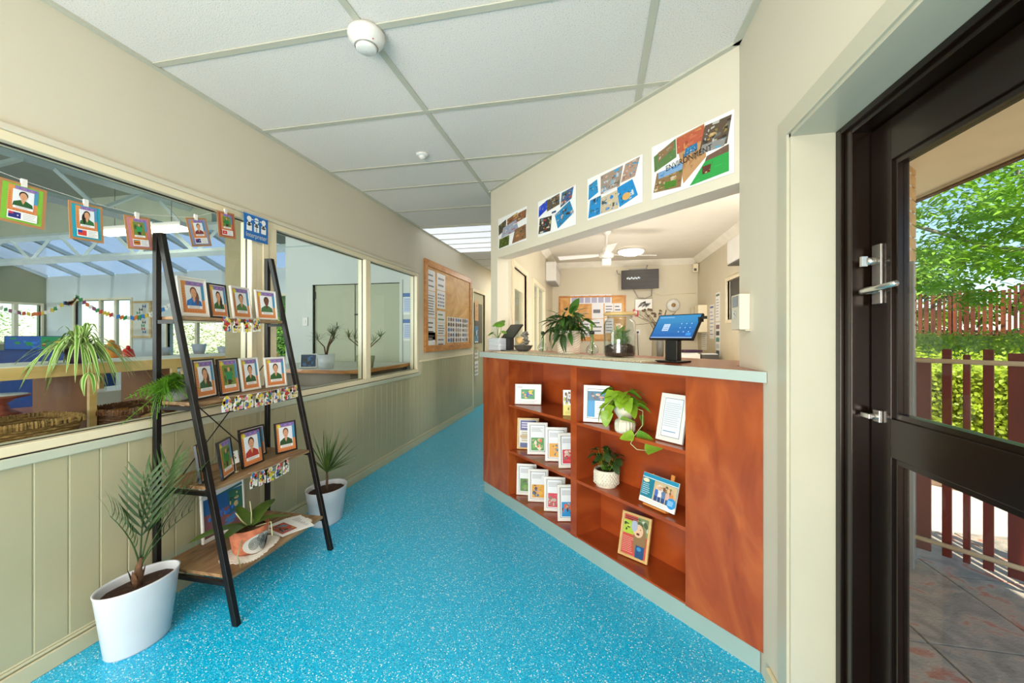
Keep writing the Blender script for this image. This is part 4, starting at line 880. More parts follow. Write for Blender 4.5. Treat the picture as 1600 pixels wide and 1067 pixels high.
# brochure holder
t = thing('leaflet', 'tall leaflet with yellow lower half, standing beside the divider in top cubby', 'leaflet', (-.185, 2.715, ZR[2]+.002), R(4), rx=-.08)
bx(-.034, .034, -.001, .001, 0, .17).build('sheet', 'paper', t); p = Pr(-.0012)
p.rect(-.034, 0, .034, .075, '#D8CE6A'); p.photo(-.033, .07, .033, .168, ['#D8D8DC', '#6A4A3A', '#B8A898', '#3A3A34', '#8A7A9A', '#A8B04A'], 24, seed=81); p.ell(.002, .045, .005, .010, '#6A5A2A'); p.lines(-.02, .01, .02, .03, 3, '#A89A4A', .3)
p.build('print', 'print', t)
m = MB(); m.hexa([(-.03, .04, 0), (.03, .04, 0), (.03, .042, 0), (-.03, .042, 0)], [(-.02, .002, .1), (.02, .002, .1), (.02, .004, .1), (-.02, .004, .1)]); m.build('strut', 'paper', t)
# booklet on small easel
t = thing('booklet_on_easel', 'teal and white family booklet resting on a small wooden easel', 'booklet', (.300, 2.185, ZR[1]+.012), R(-46), rx=-.30)
bx(-.108, .108, -.004, .004, 0, .150).build('booklet', 'paper', t)
p = Pr(-.0042); p.rect(-.107, .028, .107, .149, '#177A92'); p.rect(-.107, .132, .107, .149, '#1B8AB0'); p.rect(-.107, .126, .107, .130, '#D8E8EC')
p.photo(-.03, .026, .105, .124, ['#C8B088', '#8A7A3A', '#D8D0C8', '#6A5A44', '#B88A6A'], 20, '#C8B088', 91)
for i, cx in enumerate((-.01, .012, .035, .06, .082)):
    p.poly([(cx-.011, .03), (cx+.011, .03), (cx+.009, .085), (cx-.009, .085)], ['#4A6AB8', '#D8D8DC', '#5A7AA8', '#D8A8A0', '#D88A4A'][i]); p.rect(cx-.009, .028, cx+.009, .052, '#2E4A7A'); p.ell(cx, .096, .0085, .011, ['#E0B896', '#D0A080', '#7A4A30', '#E0B896', '#D0A080'][i])
p.ell(.085, .042, .026, .026, '#2A90D0', 16); p.lines(.066, .03, .104, .055, 4, '#C8E4F4', .35); p.lines(-.098, .04, -.045, .10, 6, '#A8D0DC', .4); p.ell(-.08, .113, .02, .010, '#E8D8B0'); p.lines(-.1, .006, .1, .022, 2, '#C0C8CC', .25)
p.build('cover_print', 'print', t)
m = MB(); m.box(.05, .07, .006, .012, -.008, .178); m.box(-.06, -.052, .006, .012, -.008, .155); m.box(-.07, .07, -.016, .010, -.010, -.001)
m.hexa([(-.01, .07, -.010), (.01, .07, -.010), (.01, .075, -.010), (-.01, .075, -.010)], [(-.01, .010, .13), (.01, .010, .13), (.01, .015, .13), (-.01, .015, .13)])
m.build('easel', 'pine', t)
# heart-leaved trailing plant
heart = lambda t_: (min(1, (t_+.02)*7))**.6*max(0, 1-t_**1.7)**.75
def leafset(W=.074, L=.088, fold=.18, droop=.25, sh=heart): return MB().blade((0, 0, 0), (1, 0, 0), L, W, droop, 8, fold, sh=sh)
t = thing('trailing_plant', 'lime green trailing plant in ribbed cream head-shaped pot, top right cubby', 'plant', (.155, 2.325, ZR[2]))
m = MB(); n = 36; V = []; F = []; prof = [(.001, 0), (.044, 0), (.053, .012), (.055, .045), (.052, .062), (.044, .070)]
for r_, z in prof:
    for k in range(n): a = 2*PI*k/n; q = r_*(1+(.04 if k % 2 else -.02)); V.append((q*math.cos(a), q*math.sin(a), z))
for i in range(len(prof)-1):
    for k in range(n): F.append((i*n+k, i*n+(k+1) % n, (i+1)*n+(k+1) % n, (i+1)*n+k))
m.add(V, F, False); m.lathe([(.044, .068), (.036, .078), (.046, .095), (.060, .115), (.062, .15), (.056, .15), (.05, .13)], 28)
m.build('pot', 'ceramic', t); pot_fill(t, .054, .135)
lm = leafset().mesh('leaf', 'leaf_lime'); lm2 = leafset(.055, .08, .2, .4).mesh('leaf', 'leaf_mid')
def vine(t, pts, me, leaves, stemr=.002):
    MB().tube(pts, stemr, 5).build('stem', 'stem', t)
    for (x, y, z, az, el, sc, roll) in leaves:
        o = ob('leaf', me if random.random() < .6 else lm2, t, (x, y, z), (R(roll), -R(el), R(az)), sc=(sc, sc, sc))
# leaves round the head of the pot, facing the lobby side
rr = random.Random(12)
for i in range(24):
    a = rr.uniform(-200, 40); r_ = rr.uniform(.01, .07); z = rr.uniform(.15, .24)
    ob('leaf', lm if i % 3 else lm2, t, (r_*math.cos(R(a))*1.2, r_*math.sin(R(a))*.8, z), (R(rr.uniform(-30, 30)), -R(rr.uniform(-50, 10)), R(a)), sc=(1, 1, 1))
vine(t, [(-.02, -.02, .15), (-.07, -.06, .19), (-.12, -.08, .14), (-.135, -.085, .09)], lm, [(-.12, -.08, .15, 200, -60, 1.05, 20), (-.10, -.08, .13, 250, -70, 1.0, -10), (-.08, -.07, .16, 230, -55, .9, 0), (-.07, -.05, .20, 180, 0, .9, 10)])
vine(t, [(.03, -.02, .15), (.09, -.05, .13), (.085, -.08, .06), (.04, -.105, .005), (.02, -.125, -.03), (.05, -.14, -.055), (.10, -.15, -.055)], lm, [(.04, -.11, .01, 175, -10, .9, -50), (.05, -.12, .015, 5, -5, 1.15, -60), (.09, -.145, -.055, 10, 18, 1.1, -70), (.075, -.06, .11, 330, -60, .8, 10), (.06, -.04, .16, 0, -10, 1.0, -30)])
ob('leaf', lm, t, (-.03, -.075, .085), (R(-30), 0, R(-5)), sc=(.95, .95, .95))
# snake/peperomia in dimpled pot
t = thing('potted_peperomia', 'dark green leafy plant in dimpled cream pot, middle right cubby', 'plant', (.058, 2.475, ZR[1]))
m = MB(); m.lathe([(.001, .004), (.058, .004), (.062, 0), (.060, .006), (.068, .02), (.072, .035), (.072, .095), (.070, .10), (.064, .10), (.060, .085)], 32); m.build('pot', 'ceramic', t)
m = MB()
for j in range(6):
    for k in range(26):
        a = 2*PI*(k+(j % 2)*.5)/26; m.ball((.0722*math.cos(a), .0722*math.sin(a), .022+j*.012), .0045, .0045, .005, 5, 3)
m.build('dimple_relief', 'ceramic', t, stuff=True)
pot_fill(t, .062, .085); lm3 = leafset(.038, .06, .15, .3, lambda t_: math.sin(PI*min(1, t_*.95+.03))**.6).mesh('leaf', 'leaf_dark')
for i in range(30):
    a = rr.uniform(0, 360); r_ = rr.uniform(.01, .075); z = rr.uniform(.12, .22)-.4*r_*0
    MB().tube([(r_*.3*math.cos(R(a)), r_*.3*math.sin(R(a)), .085), (r_*math.cos(R(a)), r_*math.sin(R(a)), z)], .0018, 4).build('stem', 'leaf_mid', t)
    ob('leaf', lm3, t, (r_*math.cos(R(a)), r_*math.sin(R(a)), z), (R(rr.uniform(-30, 30)), -R(rr.uniform(-35, 35)), R(a+rr.uniform(-40, 40))))

# ------------------------------------------------------------------ on the worktop
WT = 1.2085
t = thing('table_runner', 'long braided jute runner along the reception worktop', 'runner', (-.08, 2.66, WT), R(-45))
bx(-.95, .56, -.115, .115, 0, .004).build('runner', 'jute', t)
m = MB()
for sgn in (-1, 1):
    for i in range(118): x = -.95+.0128*i; m.tube([(x, sgn*.112, .002), (x+.004, sgn*.120, .006), (x+.008, sgn*.126, .003), (x+.0105, sgn*.118, .0015)], .0035, 5)
for i in range(17):
    y = -.105+.0131*i; m.tube([(-.95+.03*j, y+.001*(-1)**j, .0045+.0015*(j % 2)) for j in range(51)], .0055, 5)
m.build('braid', 'jute', t, stuff=True)
WR = WT+.0085
def wt(px, k):  # x of the worktop point seen along the counter for line k (numbers measured once)
    return px
# pilea in white ribbed pot
t = thing('potted_pilea', 'small round-leaved plant in white ribbed box pot, left end of worktop', 'plant', (-.845, 3.44, WR), R(-45))
m = MB(); 
for i in range(7): m.box(-.062, .062, -.036, .036, .002+.0125*i, .0125*(i+1))
m2 = MB().box(-.0605, .0605, -.0345, .0345, 0, .088); m2.build('pot', 'white_pot', t, bev=.003); m.build('rib_band', 'white_pot', t, bev=.004, stuff=True)
rd = MB().lathe([(.001, .004), (.6, .002), (1, -.003)], 14, sx=.030, sy=.030).mesh('leaf', 'leaf_mid')
for x, y, z, s_ in ((-.02, 0, .19, 1.1), (.035, -.01, .185, 1.1), (-.075, -.01, .12, .8), (.005, .02, .2, .9), (.07, 0, .13, .6)):
    MB().tube([(0, 0, .085), (x*.4, y, .08+z*.3), (x, y, z)], .002, 5).build('stem', 'leaf_mid', t); ob('leaf', rd, t, (x, y, z), (R(35), R(15), R(x*900)), sc=(s_, s_, s_))
t.scale = (1.4, 1.4, 1.25)
# tablets / till screen
def screen(lb, cat, x, y, w, h, lean, zc, on, base):
    t = thing('touch_screen' if on else 'tablet_stand', lb, cat, (x, y, WT+(.0085 if not on else .0005)), R(-45))
    m = MB(); m.box(-.036, .036, -.012, .028, .008, zc); m.build('post', 'black', t, bev=.003)
    bx(-base, base, -.065, .055, 0, .009).build('base', 'black', t, bev=.003)
    s_ = MB(); s_.T = Matrix.Translation((0, -.012, zc)) @ Matrix.Rotation(-lean, 4, 'X'); s_.box(-w/2, w/2, -.008, .006, -.01, h-.01)
    o = s_.build('screen_case', 'black', t, bev=.002)
    p = Pr(-.0083); p.T = Matrix.Translation((0, -.012, zc)) @ Matrix.Rotation(-lean, 4, 'X'); a, b, c, d = -w/2+.008, w/2-.008, -.003, h-.017
    if on:
        p.rect(a, c, b, d, '#1560B4'); 
        for i in range(10): p.rect(a, c+(d-c)*i/10, b, c+(d-c)*(i+1)/10, (.02+.003*i, .13+.022*i, .42+.018*i), False)
        p.k += 1; p.rect(a+w*.20, c+h*.28, a+w*.35, c+h*.56, '#C4DAF0'); 
        for i in range(3): p.rect(a+w*.22, c+h*(.33+.07*i), a+w*.33, c+h*(.36+.07*i), '#5E93CC', False)
        p.k += 1
        for i in range(3):
            for j in range(3): p.ell(b-w*(.12+.11*i), c+h*(.24+.16*j), .0035, .004, '#A8CCF0', 8, False)
        p.rect(b-w*.16, c+h*.1, b-w*.05, c+h*.2, '#2E98E8', False); p.lines(a+.01, d-h*.12, a+w*.4, d-h*.06, 1, '#9AC4EC', .5); p.rect(a, c, b, c+.006, '#9CC0E8', False)
        p.build('display', 'screen', t, (0, 0, 0))
    else:
        p.rect(a, c, b, d, '#3A3C36'); p.build('display', 'print', t)
    return t
ts = screen('large touch screen showing a blue sign-in page on black post, right part of worktop', 'screen', .395, 2.275, .265, .165, .62, .125, True, .075)
m = MB(); m.box(.134, .156, .045, .065, .225, .24); m.box(.128, .14, .03, .06, .21, .235); m.build('side_scanner', 'black', ts)
tb = screen('dark switched-off tablet on a black stand, left part of worktop', 'tablet', -.735, 3.385, .185, .155, .72, .115, False, .055)
t = thing('card_holder', 'clear grey card holder standing behind the dark tablet', 'card holder', (-.775, 3.54, WT), R(-45)); m = MB(); m.box(-.028, .028, .0, .004, 0, .17); m.box(-.03, .03, -.03, .03, 0, .01); m.build('plate', 'grey', t)
bx(-.02, .022, -.006, -.002, .10, .175).build('card', 'paper', t)
# bowl of stones
t = thing('stone_bowl', 'dark faceted bowl of stacked grey stones and a shell on the worktop', 'bowl', (-.585, 3.24, WR), R(10))
t.scale = (1.3, 1.3, 1.25)
MB().lathe([(.001, 0), (.028, 0), (.046, .014), (.062, .042), (.057, .042), (.04, .016), (.001, .010)], 8, smooth=False).build('bowl', 'darkgrey', t, bev=.002)
st_ = []
for i in range(15):
    a = rr.uniform(0, 2*PI); r_ = rr.uniform(0, .028)*(1-i/22); z = .035+.0065*i
    m = MB(); m.ball((r_*math.cos(a)+.012, r_*math.sin(a), z), rr.uniform(.012, .02), rr.uniform(.01, .016), rr.uniform(.008, .012), 6, 4); m.build('pebble', 'stone' if i % 3 else 'darkgrey', t)
m = MB(); m.ball((-.022, -.008, .072), .022, .02, .026, 12, 8); m.build('shell', 'maple', t)
# bulb vases
def vase(lb, x, y, hs):
    t = thing('bulb_vase', lb, 'vase', (x, y, WR)); MB().lathe([(.001, .002), (.016, 0), (.036, .016), (.042, .038), (.034, .060), (.014, .080), (.011, .11), (.014, .15), (.0125, .15), (.0095, .11), (.0125, .079), (.032, .059), (.040, .038), (.034, .018), (.001, .006)], 28).build('glass_body', 'clear', t)
    MB().tube([(0, 0, .01), (.003, 0, .1), (-.002, .002, hs)], [.005, .006, .0045], 8).build('stalk', 'leaf_mid', t)
    for i in range(3): MB().blade((0, 0, hs-.02), (math.cos(i*2.2)*.6, math.sin(i*2.2)*.6, 1), .05, .02, .3, 5).build('leaf', 'leaf_mid', t)
    MB().lathe([(.013, .142), (.0155, .142), (.0155, .160), (.006, .165)], 16).build('stopper', 'black', t)
vase('glass bulb vase with green cutting between stone bowl and leafy plant', -.405, 3.09, .15)
vase('glass bulb vase with green cutting between leafy plant and terrarium', -.028, 2.70, .20)
# peace lily in patterned pot
t = thing('potted_peace_lily', 'peace lily in cream pot with wavy line pattern on the worktop', 'plant', (-.193, 2.87, WR))
m = MB(); m.lathe([(.001, 0), (.066, 0), (.073, .012), (.078, .15), (.072, .15), (.068, .12)], 30); m.build('pot', 'ceramic', t); t.scale = (1.1, 1.1, 1.1)
m = MB()
for j in range(11):
    pts = []
    for k in range(13):
        u = -PI*.98+PI*.96*k/12; z = .012+.013*j+.012*math.sin(u*3.2+j*.35); r_ = .0738+.005*(z/.15)+.0004
        if 0.004 < z < .146: pts.append((r_*math.cos(u), r_*math.sin(u), z))
    if len(pts) > 3: m.tube(pts, .0011, 4)
m.build('wave_pattern', 'terracotta', t); pot_fill(t, .070, .13)
lily = lambda t_: math.sin(PI*min(1, t_*.93+.05)**.85)**.8
lms = [MB().blade((0, 0, 0), (1, 0, 0), .095, .027, d_, 6, .2, sh=lily).mesh('leaf', mm) for d_, mm in ((.5, 'leaf_dark'), (.8, 'leaf_dark'), (.35, 'leaf'))]
for i in range(150):
    a = rr.uniform(0, 2*PI); r_ = rr.uniform(.01, .11); z = .17+rr.uniform(0, .13)-r_*.6; 
    if i < 40: MB().tube([(r_*.25*math.cos(a), r_*.25*math.sin(a), .13), (r_*math.cos(a), r_*math.sin(a), z)], .0016, 4).build('stem', 'leaf_mid', t)
    ob('leaf', lms[i % 3], t, (r_*math.cos(a), r_*math.sin(a), z), (R(rr.uniform(-25, 25)), -R(rr.uniform(-45, 45)), a+rr.uniform(-.5, .5)), sc=(rr.uniform(.7, 1.1),)*3)
ob('leaf', lms[2], t, (.01, 0, .26), (R(70), R(-62), R(20)), sc=(1.3, 2.0, 1)); ob('leaf', lms[0], t, (-.04, .0, .24), (R(50), R(-10), R(170)))
# terrarium jar
t = thing('terrarium_jar', 'large glass terrarium jar with wooden lid and fern on the worktop', 'jar', (.138, 2.525, WR)); t.scale = (1.13, 1.13, 1.08)
MB().lathe([(.001, .003), (.07, 0), (.082, .010), (.084, .03), (.084, .185), (.078, .205), (.066, .213), (.066, .235), (.063, .235), (.063, .212), (.075, .203), (.080, .184), (.080, .03), (.07, .008), (.001, .008)], 40).build('glass_jar', 'clear', t)
MB().lathe([(.001, .232), (.078, .232), (.086, .238), (.086, .246), (.078, .252), (.001, .252)], 36).build('lid', 'maple', t)
m = MB(); m.lathe([(.001, .009), (.076, .009), (.079, .02), (.079, .062), (.05, .075), (.001, .078)], 30); m.build('soil', 'soil', t)
m = MB()
for i in range(60): a = rr.uniform(0, 2*PI); m.ball((.073*math.cos(a), .073*math.sin(a), rr.uniform(.016, .066)), .007, .007, .005, 5, 3)
m.build('gravel', 'stone', t, stuff=True)
m = MB()
for i in range(420):
    a = rr.uniform(0, 2*PI); e = rr.uniform(.1, 1.5); r_ = rr.uniform(0, .04); L = rr.uniform(.02, .07)
    b = (r_*math.cos(a), r_*math.sin(a), .07+rr.random()**1.5*.075); m.blade(b, (math.cos(a)*math.cos(e), math.sin(a)*math.cos(e), math.sin(e)), L*.9, .010, .3, 3)
m.build('foliage', 'leaf_mid', t, stuff=True)
# keypad on the lobby wall
t = thing('wall_keypad', 'cream wall keypad with small grey display beside counter opening', 'keypad', (RX, 1.955, 1.375))
m = MB(); m.box(-.042, 0, -.055, .055, 0, .155); m.build('body', 'wall', t, bev=.004); bx(-.044, -.041, -.043, .035, .10, .148).build('display', 'grey', t)
p = Pr(0); p.rect(-.032, .105, .03, .14, '#8E959A'); p.photo(-.034, .05, .02, .085, ['#D8D4C8', '#3A3A3A', '#E4E0D4'], 8, '#DAD6CA', 3); o = p.build('print', 'print', t, (-.0442, 0, 0), (0, 0, R(-90)))
bx(-.020, 0, -.058, .058, -.004, -.001).build('bracket', 'trim', t)
# ceiling devices
t = thing('smoke_detector', 'large round white smoke detector on the crossing of ceiling bars', 'smoke detector', (-1.0, 1.62, 2.693), rx=PI)
MB().lathe([(.001, 0), (.078, 0), (.080, .018), (.072, .04), (.066, .046), (.062, .050), (.046, .062), (.044, .074), (.036, .080), (.001, .082)], 40).build('housing', 'white', t)
MB().lathe([(.047, .060), (.051, .064), (.047, .068)], 40).build('vent_ring', 'grey', t)
MB().ball((.05, .03, .054), .003).build('indicator', 'red', t)
t = thing('motion_sensor', 'small domed white sensor on the far ceiling tile', 'sensor', (-1.27, 2.80, 2.699), rx=PI)
MB().lathe([(.001, 0), (.046, 0), (.046, .008), (.036, .016), (.001, .02)], 30).build('base', 'white', t); MB().lathe([(.026, .012), (.026, .024), (.015, .036), (.001, .040)], 20).build('dome', 'white', t)

# ------------------------------------------------------------------ noticeboard in the corridor
t = thing('noticeboard', 'timber framed plywood noticeboard on the corridor wall', 'noticeboard', (LX, 4.842, 1.13), R(90))
w, h = 1.963, 1.215
def mitre(t, w, h, bw, d, m_, nm='frame'):
    for q in range(4):
        o = [(0, 0), (w, 0), (w, h), (0, h)]; i_ = [(bw, bw), (w-bw, bw), (w-bw, h-bw), (bw, h-bw)]; j = (q+1) % 4
        A, B, C_, D_ = o[q], o[j], i_[j], i_[q]
        MB().add([], []) ; m = MB(); P = [A, B, C_, D_]; m.hexa([(x, 0, z) for x, z in P], [(x, -d, z) for x, z in P]); m.build(nm, m_, t, bev=.004)
mitre(t, w, h, .085, .028, 'pine'); bx(.05, w-.05, -.012, 0, .05, h-.05).build('board', 'ply', t)
def notice(t, x0, z0, x1, z1, f, y=-.0135, nm='notice'):
    bx(x0, x1, y, y+.001, z0, z1).build(nm, 'paper', t)
    p = Pr(y-.0001); p.rect(x0, z0, x1, z1, '#E6E6EA'); p.k += 1; f(p, x0, z0, x1, z1); return p.build('print', 'print', t.children[-1] if False else t)
txtp = lambda col='#6A6A72', n=9: (lambda p, a, b, c, d: p.lines(a+(c-a)*.12, b+(d-b)*.08, c-(c-a)*.1, d-(d-b)*.12, n, col, .3))
def tab(p, a, b, c, d):
    for i in range(4):
        for j in range(4): p.rect(a+(c-a)*(.1+.21*i), b+(d-b)*(.12+.2*j), a+(c-a)*(.24+.21*i), b+(d-b)*(.22+.2*j), ['#3A3A5A', '#7A6A8A', '#5A7AA0'][(i+j) % 3], False)
for (a, b, c, d, f) in ((.06, .82, .345, 1.09, txtp(n=3)), (.06, .46, .345, .81, txtp('#2A2A30', 8)), (.05, .16, .345, .45, txtp('#3A3A44', 4)), (.06, .09, .345, .26, txtp(n=1)),
                        (.41, .86, .72, 1.09, txtp(n=2)), (.41, .60, .72, .85, tab), (.41, .40, .72, .565, txtp('#4A7A44', 2)), (.41, .22, .72, .395, txtp('#2A2A30', 4)), (.41, .05, .72, .21, txtp(n=2))):
    notice(t, a, b, c, d, f)
def silh(p, a, b, c, d):
    r_ = random.Random(int(a*100)); 
    for i in range(3):
        for j in range(5): p.ell(a+(c-a)*(.2+.3*i), b+(d-b)*(.1+.2*j), (c-a)*.135, (d-b)*r_.uniform(.07, .105), r_.choice(['#3A3430', '#6A3A3A', '#2A2A2A', '#9A8A86', '#3A6AA8', '#7A5A4A']), 7, False)
for a in (.80, 1.13, 1.46): notice(t, a, .11, a+.33, .50, silh, nm='silhouette_sheet')
# papers on the corridor door
for i, (z, col, hh) in enumerate(((1.62, '#C88A3C', .36), (1.22, '#3A8AB8', .30), (.93, '#6A9A5A', .14), (.62, '#8A6A9A', .26))):
    lbs = ['orange sheet, topmost of the notices beside corridor door', 'blue picture notice below the orange sheet by corridor door', 'small green-dotted notice below the blue one by corridor door', 'lowest dotted white notice beside the corridor door']
    t = thing('door_notice', lbs[i], 'notice', (LX+.001, 6.99 if i else 7.0, z), R(90), 'notices beside the corridor door')
    bx(0, .22, -.021, -.020, 0, hh).build('sheet', 'paper', t); p = Pr(-.0212)
    if i == 0: p.rect(.0, 0, .22, hh, '#D8A468'); p.photo(.03, .05, .19, hh-.05, ['#B86A2C', '#D8A468', '#E0C090'], 14, '#D8A468', 2)
    elif i == 1: p.rect(0, hh*.4, .22, hh, '#2A7AB0'); p.photo(.01, .02, .21, hh*.8, ['#2A7AB0', '#D8E0E4', '#3A5A4A'], 12, seed=3)
    else:
        for q in range(9): p.ell(.04+.06*(q % 3), .05+.07*(q//3), .02, .022, random.choice([col, '#3A3A3A', '#C84A3A']), 8)
    p.build('print', 'print', t)
# ------------------------------------------------------------------ office things seen over the counter
t = thing('ceiling_fan', 'white three-bladed ceiling fan in the office behind the counter', 'fan', (.12, 5.1, OH))
MB().lathe([(.001, 0), (.06, 0), (.05, -.04), (.016, -.06), (.014, -.20), (.001, -.2)], 20).build('canopy_rod', 'white', t)
MB().lathe([(.001, -.19), (.03, -.19), (.045, -.22), (.05, -.27), (.085, -.285), (.09, -.32), (.06, -.345), (.001, -.35)], 24).build('motor', 'white', t)
bx(-.055, .055, -.055, .055, -.42, -.35).build('switch_box', 'white', t, bev=.006)
for a in (172, 12, 275):
    o = MB(); o.hexa([(.08, -.03, -.006), (.20, -.045, -.012), (.60, -.06, -.018), (.60, .05, .006), (.20, .045, .006), (.08, .03, .004)], [(.08, -.03, -.001), (.20, -.045, -.007), (.60, -.06, -.013), (.60, .05, .011), (.20, .045, .011), (.08, .03, .009)])
    o.build('blade', 'white', t, (0, 0, -.30), (0, 0, R(a)))
t = thing('ceiling_light', 'round lit oyster light on the office ceiling behind the fan', 'ceiling light', (.51, 6.35, OH))
MB().lathe([(.001, 0), (.20, 0), (.20, -.02), (.001, -.02)], 30).build('base', 'white', t); MB().lathe([(.19, -.02), (.17, -.05), (.1, -.075), (.001, -.085)], 30).build('diffuser', 'glow_warm', t)
t = thing('wall_monitor', 'dark flat box monitor on a bracket high on the office wall', 'monitor', (.73, 7.19, 2.13), R(-8))
bx(-.30, .30, -.16, -.10, 0, .32).build('casing', 'tvbrown', t, bev=.006)
for i in range(4): bx(-.29, .29, -.163, -.16, .04+.07*i, .043+.07*i).build('rib', 'black', t)
p = Pr(-.1635); 
for i in range(12): p.ell(-.2+.018*i, .18+.01*math.sin(i*2), .012, .016, '#9FB4C8' if i % 2 else '#E0E4E8', 6, False)
p.build('badge', 'print', t)
m = MB(); m.box(-.18, .12, -.12, -.02, .32, .345); m.tube([(.08, -.1, .30), (.12, -.1, .40)], .012, 6); m.tube([(-.33, -.1, .26), (-.37, -.1, .28), (-.38, -.08, .34)], .008, 6); m.box(-.04, .04, -.1, .08, .14, .2); m.build('bracket', 'grey', t)
t = thing('wall_router', 'small white network box with dark cables under the monitor', 'network box', (.80, 7.26, 1.78))
bx(-.15, .13, -.05, 0, 0, .19).build('casing', 'white', t, bev=.004)
m = MB()
for i in range(9): m.tube([(-.10+.02*i, -.055, .05+.01*(i % 3)), (-.06+.02*i, -.065, .12), (.02, -.055, .15-.01*i)], .005, 5)
m.build('cable_bunch', 'darkgrey', t, stuff=True)
m = MB(); m.tube([(-.2, -.03, .40), (-.1, -.04, .22), (.02, -.04, .2), (.12, -.03, .25), (.13, -.03, .42)], .006, 5); m.build('cable', 'grey', t)
tag(MB().tube([(.95, 7.262, 2.08), (1.1, 7.262, 2.02), (1.3, 7.262, 2.05), (1.64, 7.262, 2.06)], .004, 5).build('wall_cable', 'trim'), 'thin cable running right from the monitor along the office wall', 'cable')
tag(MB().tube([(.93, 7.262, 2.1), (.935, 7.262, 1.6), (.93, 7.262, .7)], .006, 5).build('wall_conduit', 'trim'), 'vertical conduit running down the office wall below the monitor', 'conduit')
t = thing('alarm_switch', 'red alarm call point on the office back wall', 'switch', (.66, 7.27, 1.68)); bx(-.045, .045, -.03, 0, 0, .12).build('box', 'red', t, bev=.004); bx(-.025, .025, -.032, -.03, .03, .09).build('plate', 'white', t)
t = thing('power_socket', 'white socket with black plug and cord on office wall', 'socket', (.69, 7.27, 1.36)); bx(-.03, .05, -.01, 0, 0, .09).build('plate', 'white', t); m = MB(); m.box(-.01, .02, -.05, -.01, .03, .06); m.tube([(0, -.045, .03), (.01, -.05, -.25), (.03, -.04, -.6)], .005, 5); m.build('plug', 'black', t)
t = thing('office_noticeboard', 'cork board with calendar sheets on the office back wall', 'noticeboard', (-.66, 7.27, 1.25))
mitre(t, 1.16, .80, .03, .02, 'pine'); bx(.02, 1.14, -.01, 0, .02, .78).build('board', 'ply', t)
def cal_(p, a, b, c, d):
    for i in range(6): p.rect(a+(c-a)*(.04+.16*i), b+(d-b)*.1, a+(c-a)*(.17+.16*i), b+(d-b)*.85, '#A9A9C4', False)
    p.k += 1
    for i in range(5): p.ell(a+(c-a)*(.1+.19*i), d-(d-b)*.15, .012, .012, ['#C8303A', '#2A9AA0'][i % 2], 8, False)
for (a, b, c, d, f) in ((.20, .66, .92, .82, cal_), (.58, .40, .78, .66, txtp(n=1)), (.58, .12, .78, .39, txtp(n=3)), (.80, .42, .95, .66, txtp('#3A3A40', 4)), (.96, .44, 1.09, .66, txtp('#3A3A40', 3)), (.80, .14, .95, .40, txtp(n=4)), (.38, .08, .56, .36, txtp('#2A2A2A', 4))): notice(t, a, b, c, d, f)
t = thing('wall_fan', 'small round white wall fan on the office back wall', 'fan', (1.27, 7.27, 1.86)); MB().lathe([(.001, 0), (.10, 0), (.11, .03), (.09, .06), (.001, .07)], 24).build('shroud', 'white', t, rot=(PI/2, 0, 0)); MB().lathe([(.001, 0), (.035, 0), (.03, .03), (.001, .035)], 14).build('hub', 'wicker', t, (0, -.07, 0), (PI/2, 0, 0))
t = thing('dried_twigs', 'bundle of dried twigs and seed heads in a jar on office desk', 'dried flowers', (1.02, 6.95, 1.0))
MB().lathe([(.001, 0), (.05, 0), (.06, .2), (.05, .3), (.045, .3)], 16).build('jar', 'grey', t)
m = MB(); rr = random.Random(5)
for i in range(26): a = rr.uniform(-2.6, 2.6); m.tube([(0, 0, .25), (.12*a*.5, rr.uniform(-.03, .03), .55), (.15*a, rr.uniform(-.05, .05), .60+rr.uniform(-.02, .22)-abs(a)*.05)], .004, 4)
for i in range(14): a = rr.uniform(-2, .3); m.ball((.14*a, rr.uniform(-.03, .03), .70+rr.uniform(-.05, .08)), .022, .022, .02, 6, 4)
m.build('twigs', 'twig', t, stuff=True)
t = thing('ceiling_sensor', 'small cream sensor box under the cornice in the office corner', 'sensor', (1.62, 7.2, 2.40)); bx(-.05, .03, -.05, .03, 0, .14).build('casing', 'trim', t, bev=.006); bx(-.04, -.0, -.054, -.05, .02, .06).build('lens', 'darkgrey', t)
t = thing('air_conditioner', 'white air conditioner hung high on the left office wall', 'air conditioner', (-.78, 6.62, 2.20)); bx(0, .17, -.38, .38, 0, .30).build('casing', 'white', t, bev=.02); bx(.03, .15, -.34, .34, -.012, 0).build('vent', 'grey', t)
for i in range(3): bx(.17, .172, -.36, .36, .2+.025*i, .205+.025*i).build('grille_line', 'grey', t)
t = thing('air_conditioner', 'white air conditioner high on the right office wall behind opening', 'air conditioner', (OX, 4.75, 2.17)); bx(-.18, 0, -.42, .36, 0, .28).build('casing', 'white', t, bev=.02); bx(-.17, -.03, -.38, .36, -.015, 0).build('vent', 'darkgrey', t)
t = thing('office_desk', 'pale timber office desk along the right wall', 'desk', (1.30, 6.1, 0))
bx(-.40, .36, -.9, 1.05, .90, .93).build('desk_top', 'maple', t)
for x, y in ((-.38, -.88), (-.38, 1.0), (.30, -.88), (.30, 1.0)): bx(x, x+.04, y, y+.04, 0, .90).build('leg', 'grey', t)
t = thing('office_printer', 'white printer with paper on top on the office desk', 'printer', (1.22, 6.05, .93)); bx(-.21, .16, -.18, .18, 0, .17).build('casing', 'white', t, bev=.012); bx(-.19, .14, -.15, .15, .17, .178).build('paper_stack', 'paper', t); bx(-.18, .12, -.185, -.18, .06, .07).build('slot', 'darkgrey', t)
t = thing('file_box', 'dark grey file box next to the office printer', 'box', (1.50, 6.02, .93)); bx(-.10, .12, -.12, .12, 0, .16).build('box', 'darkgrey', t, bev=.004); bx(-.09, .11, -.10, .10, .16, .17).build('papers', 'paper', t)
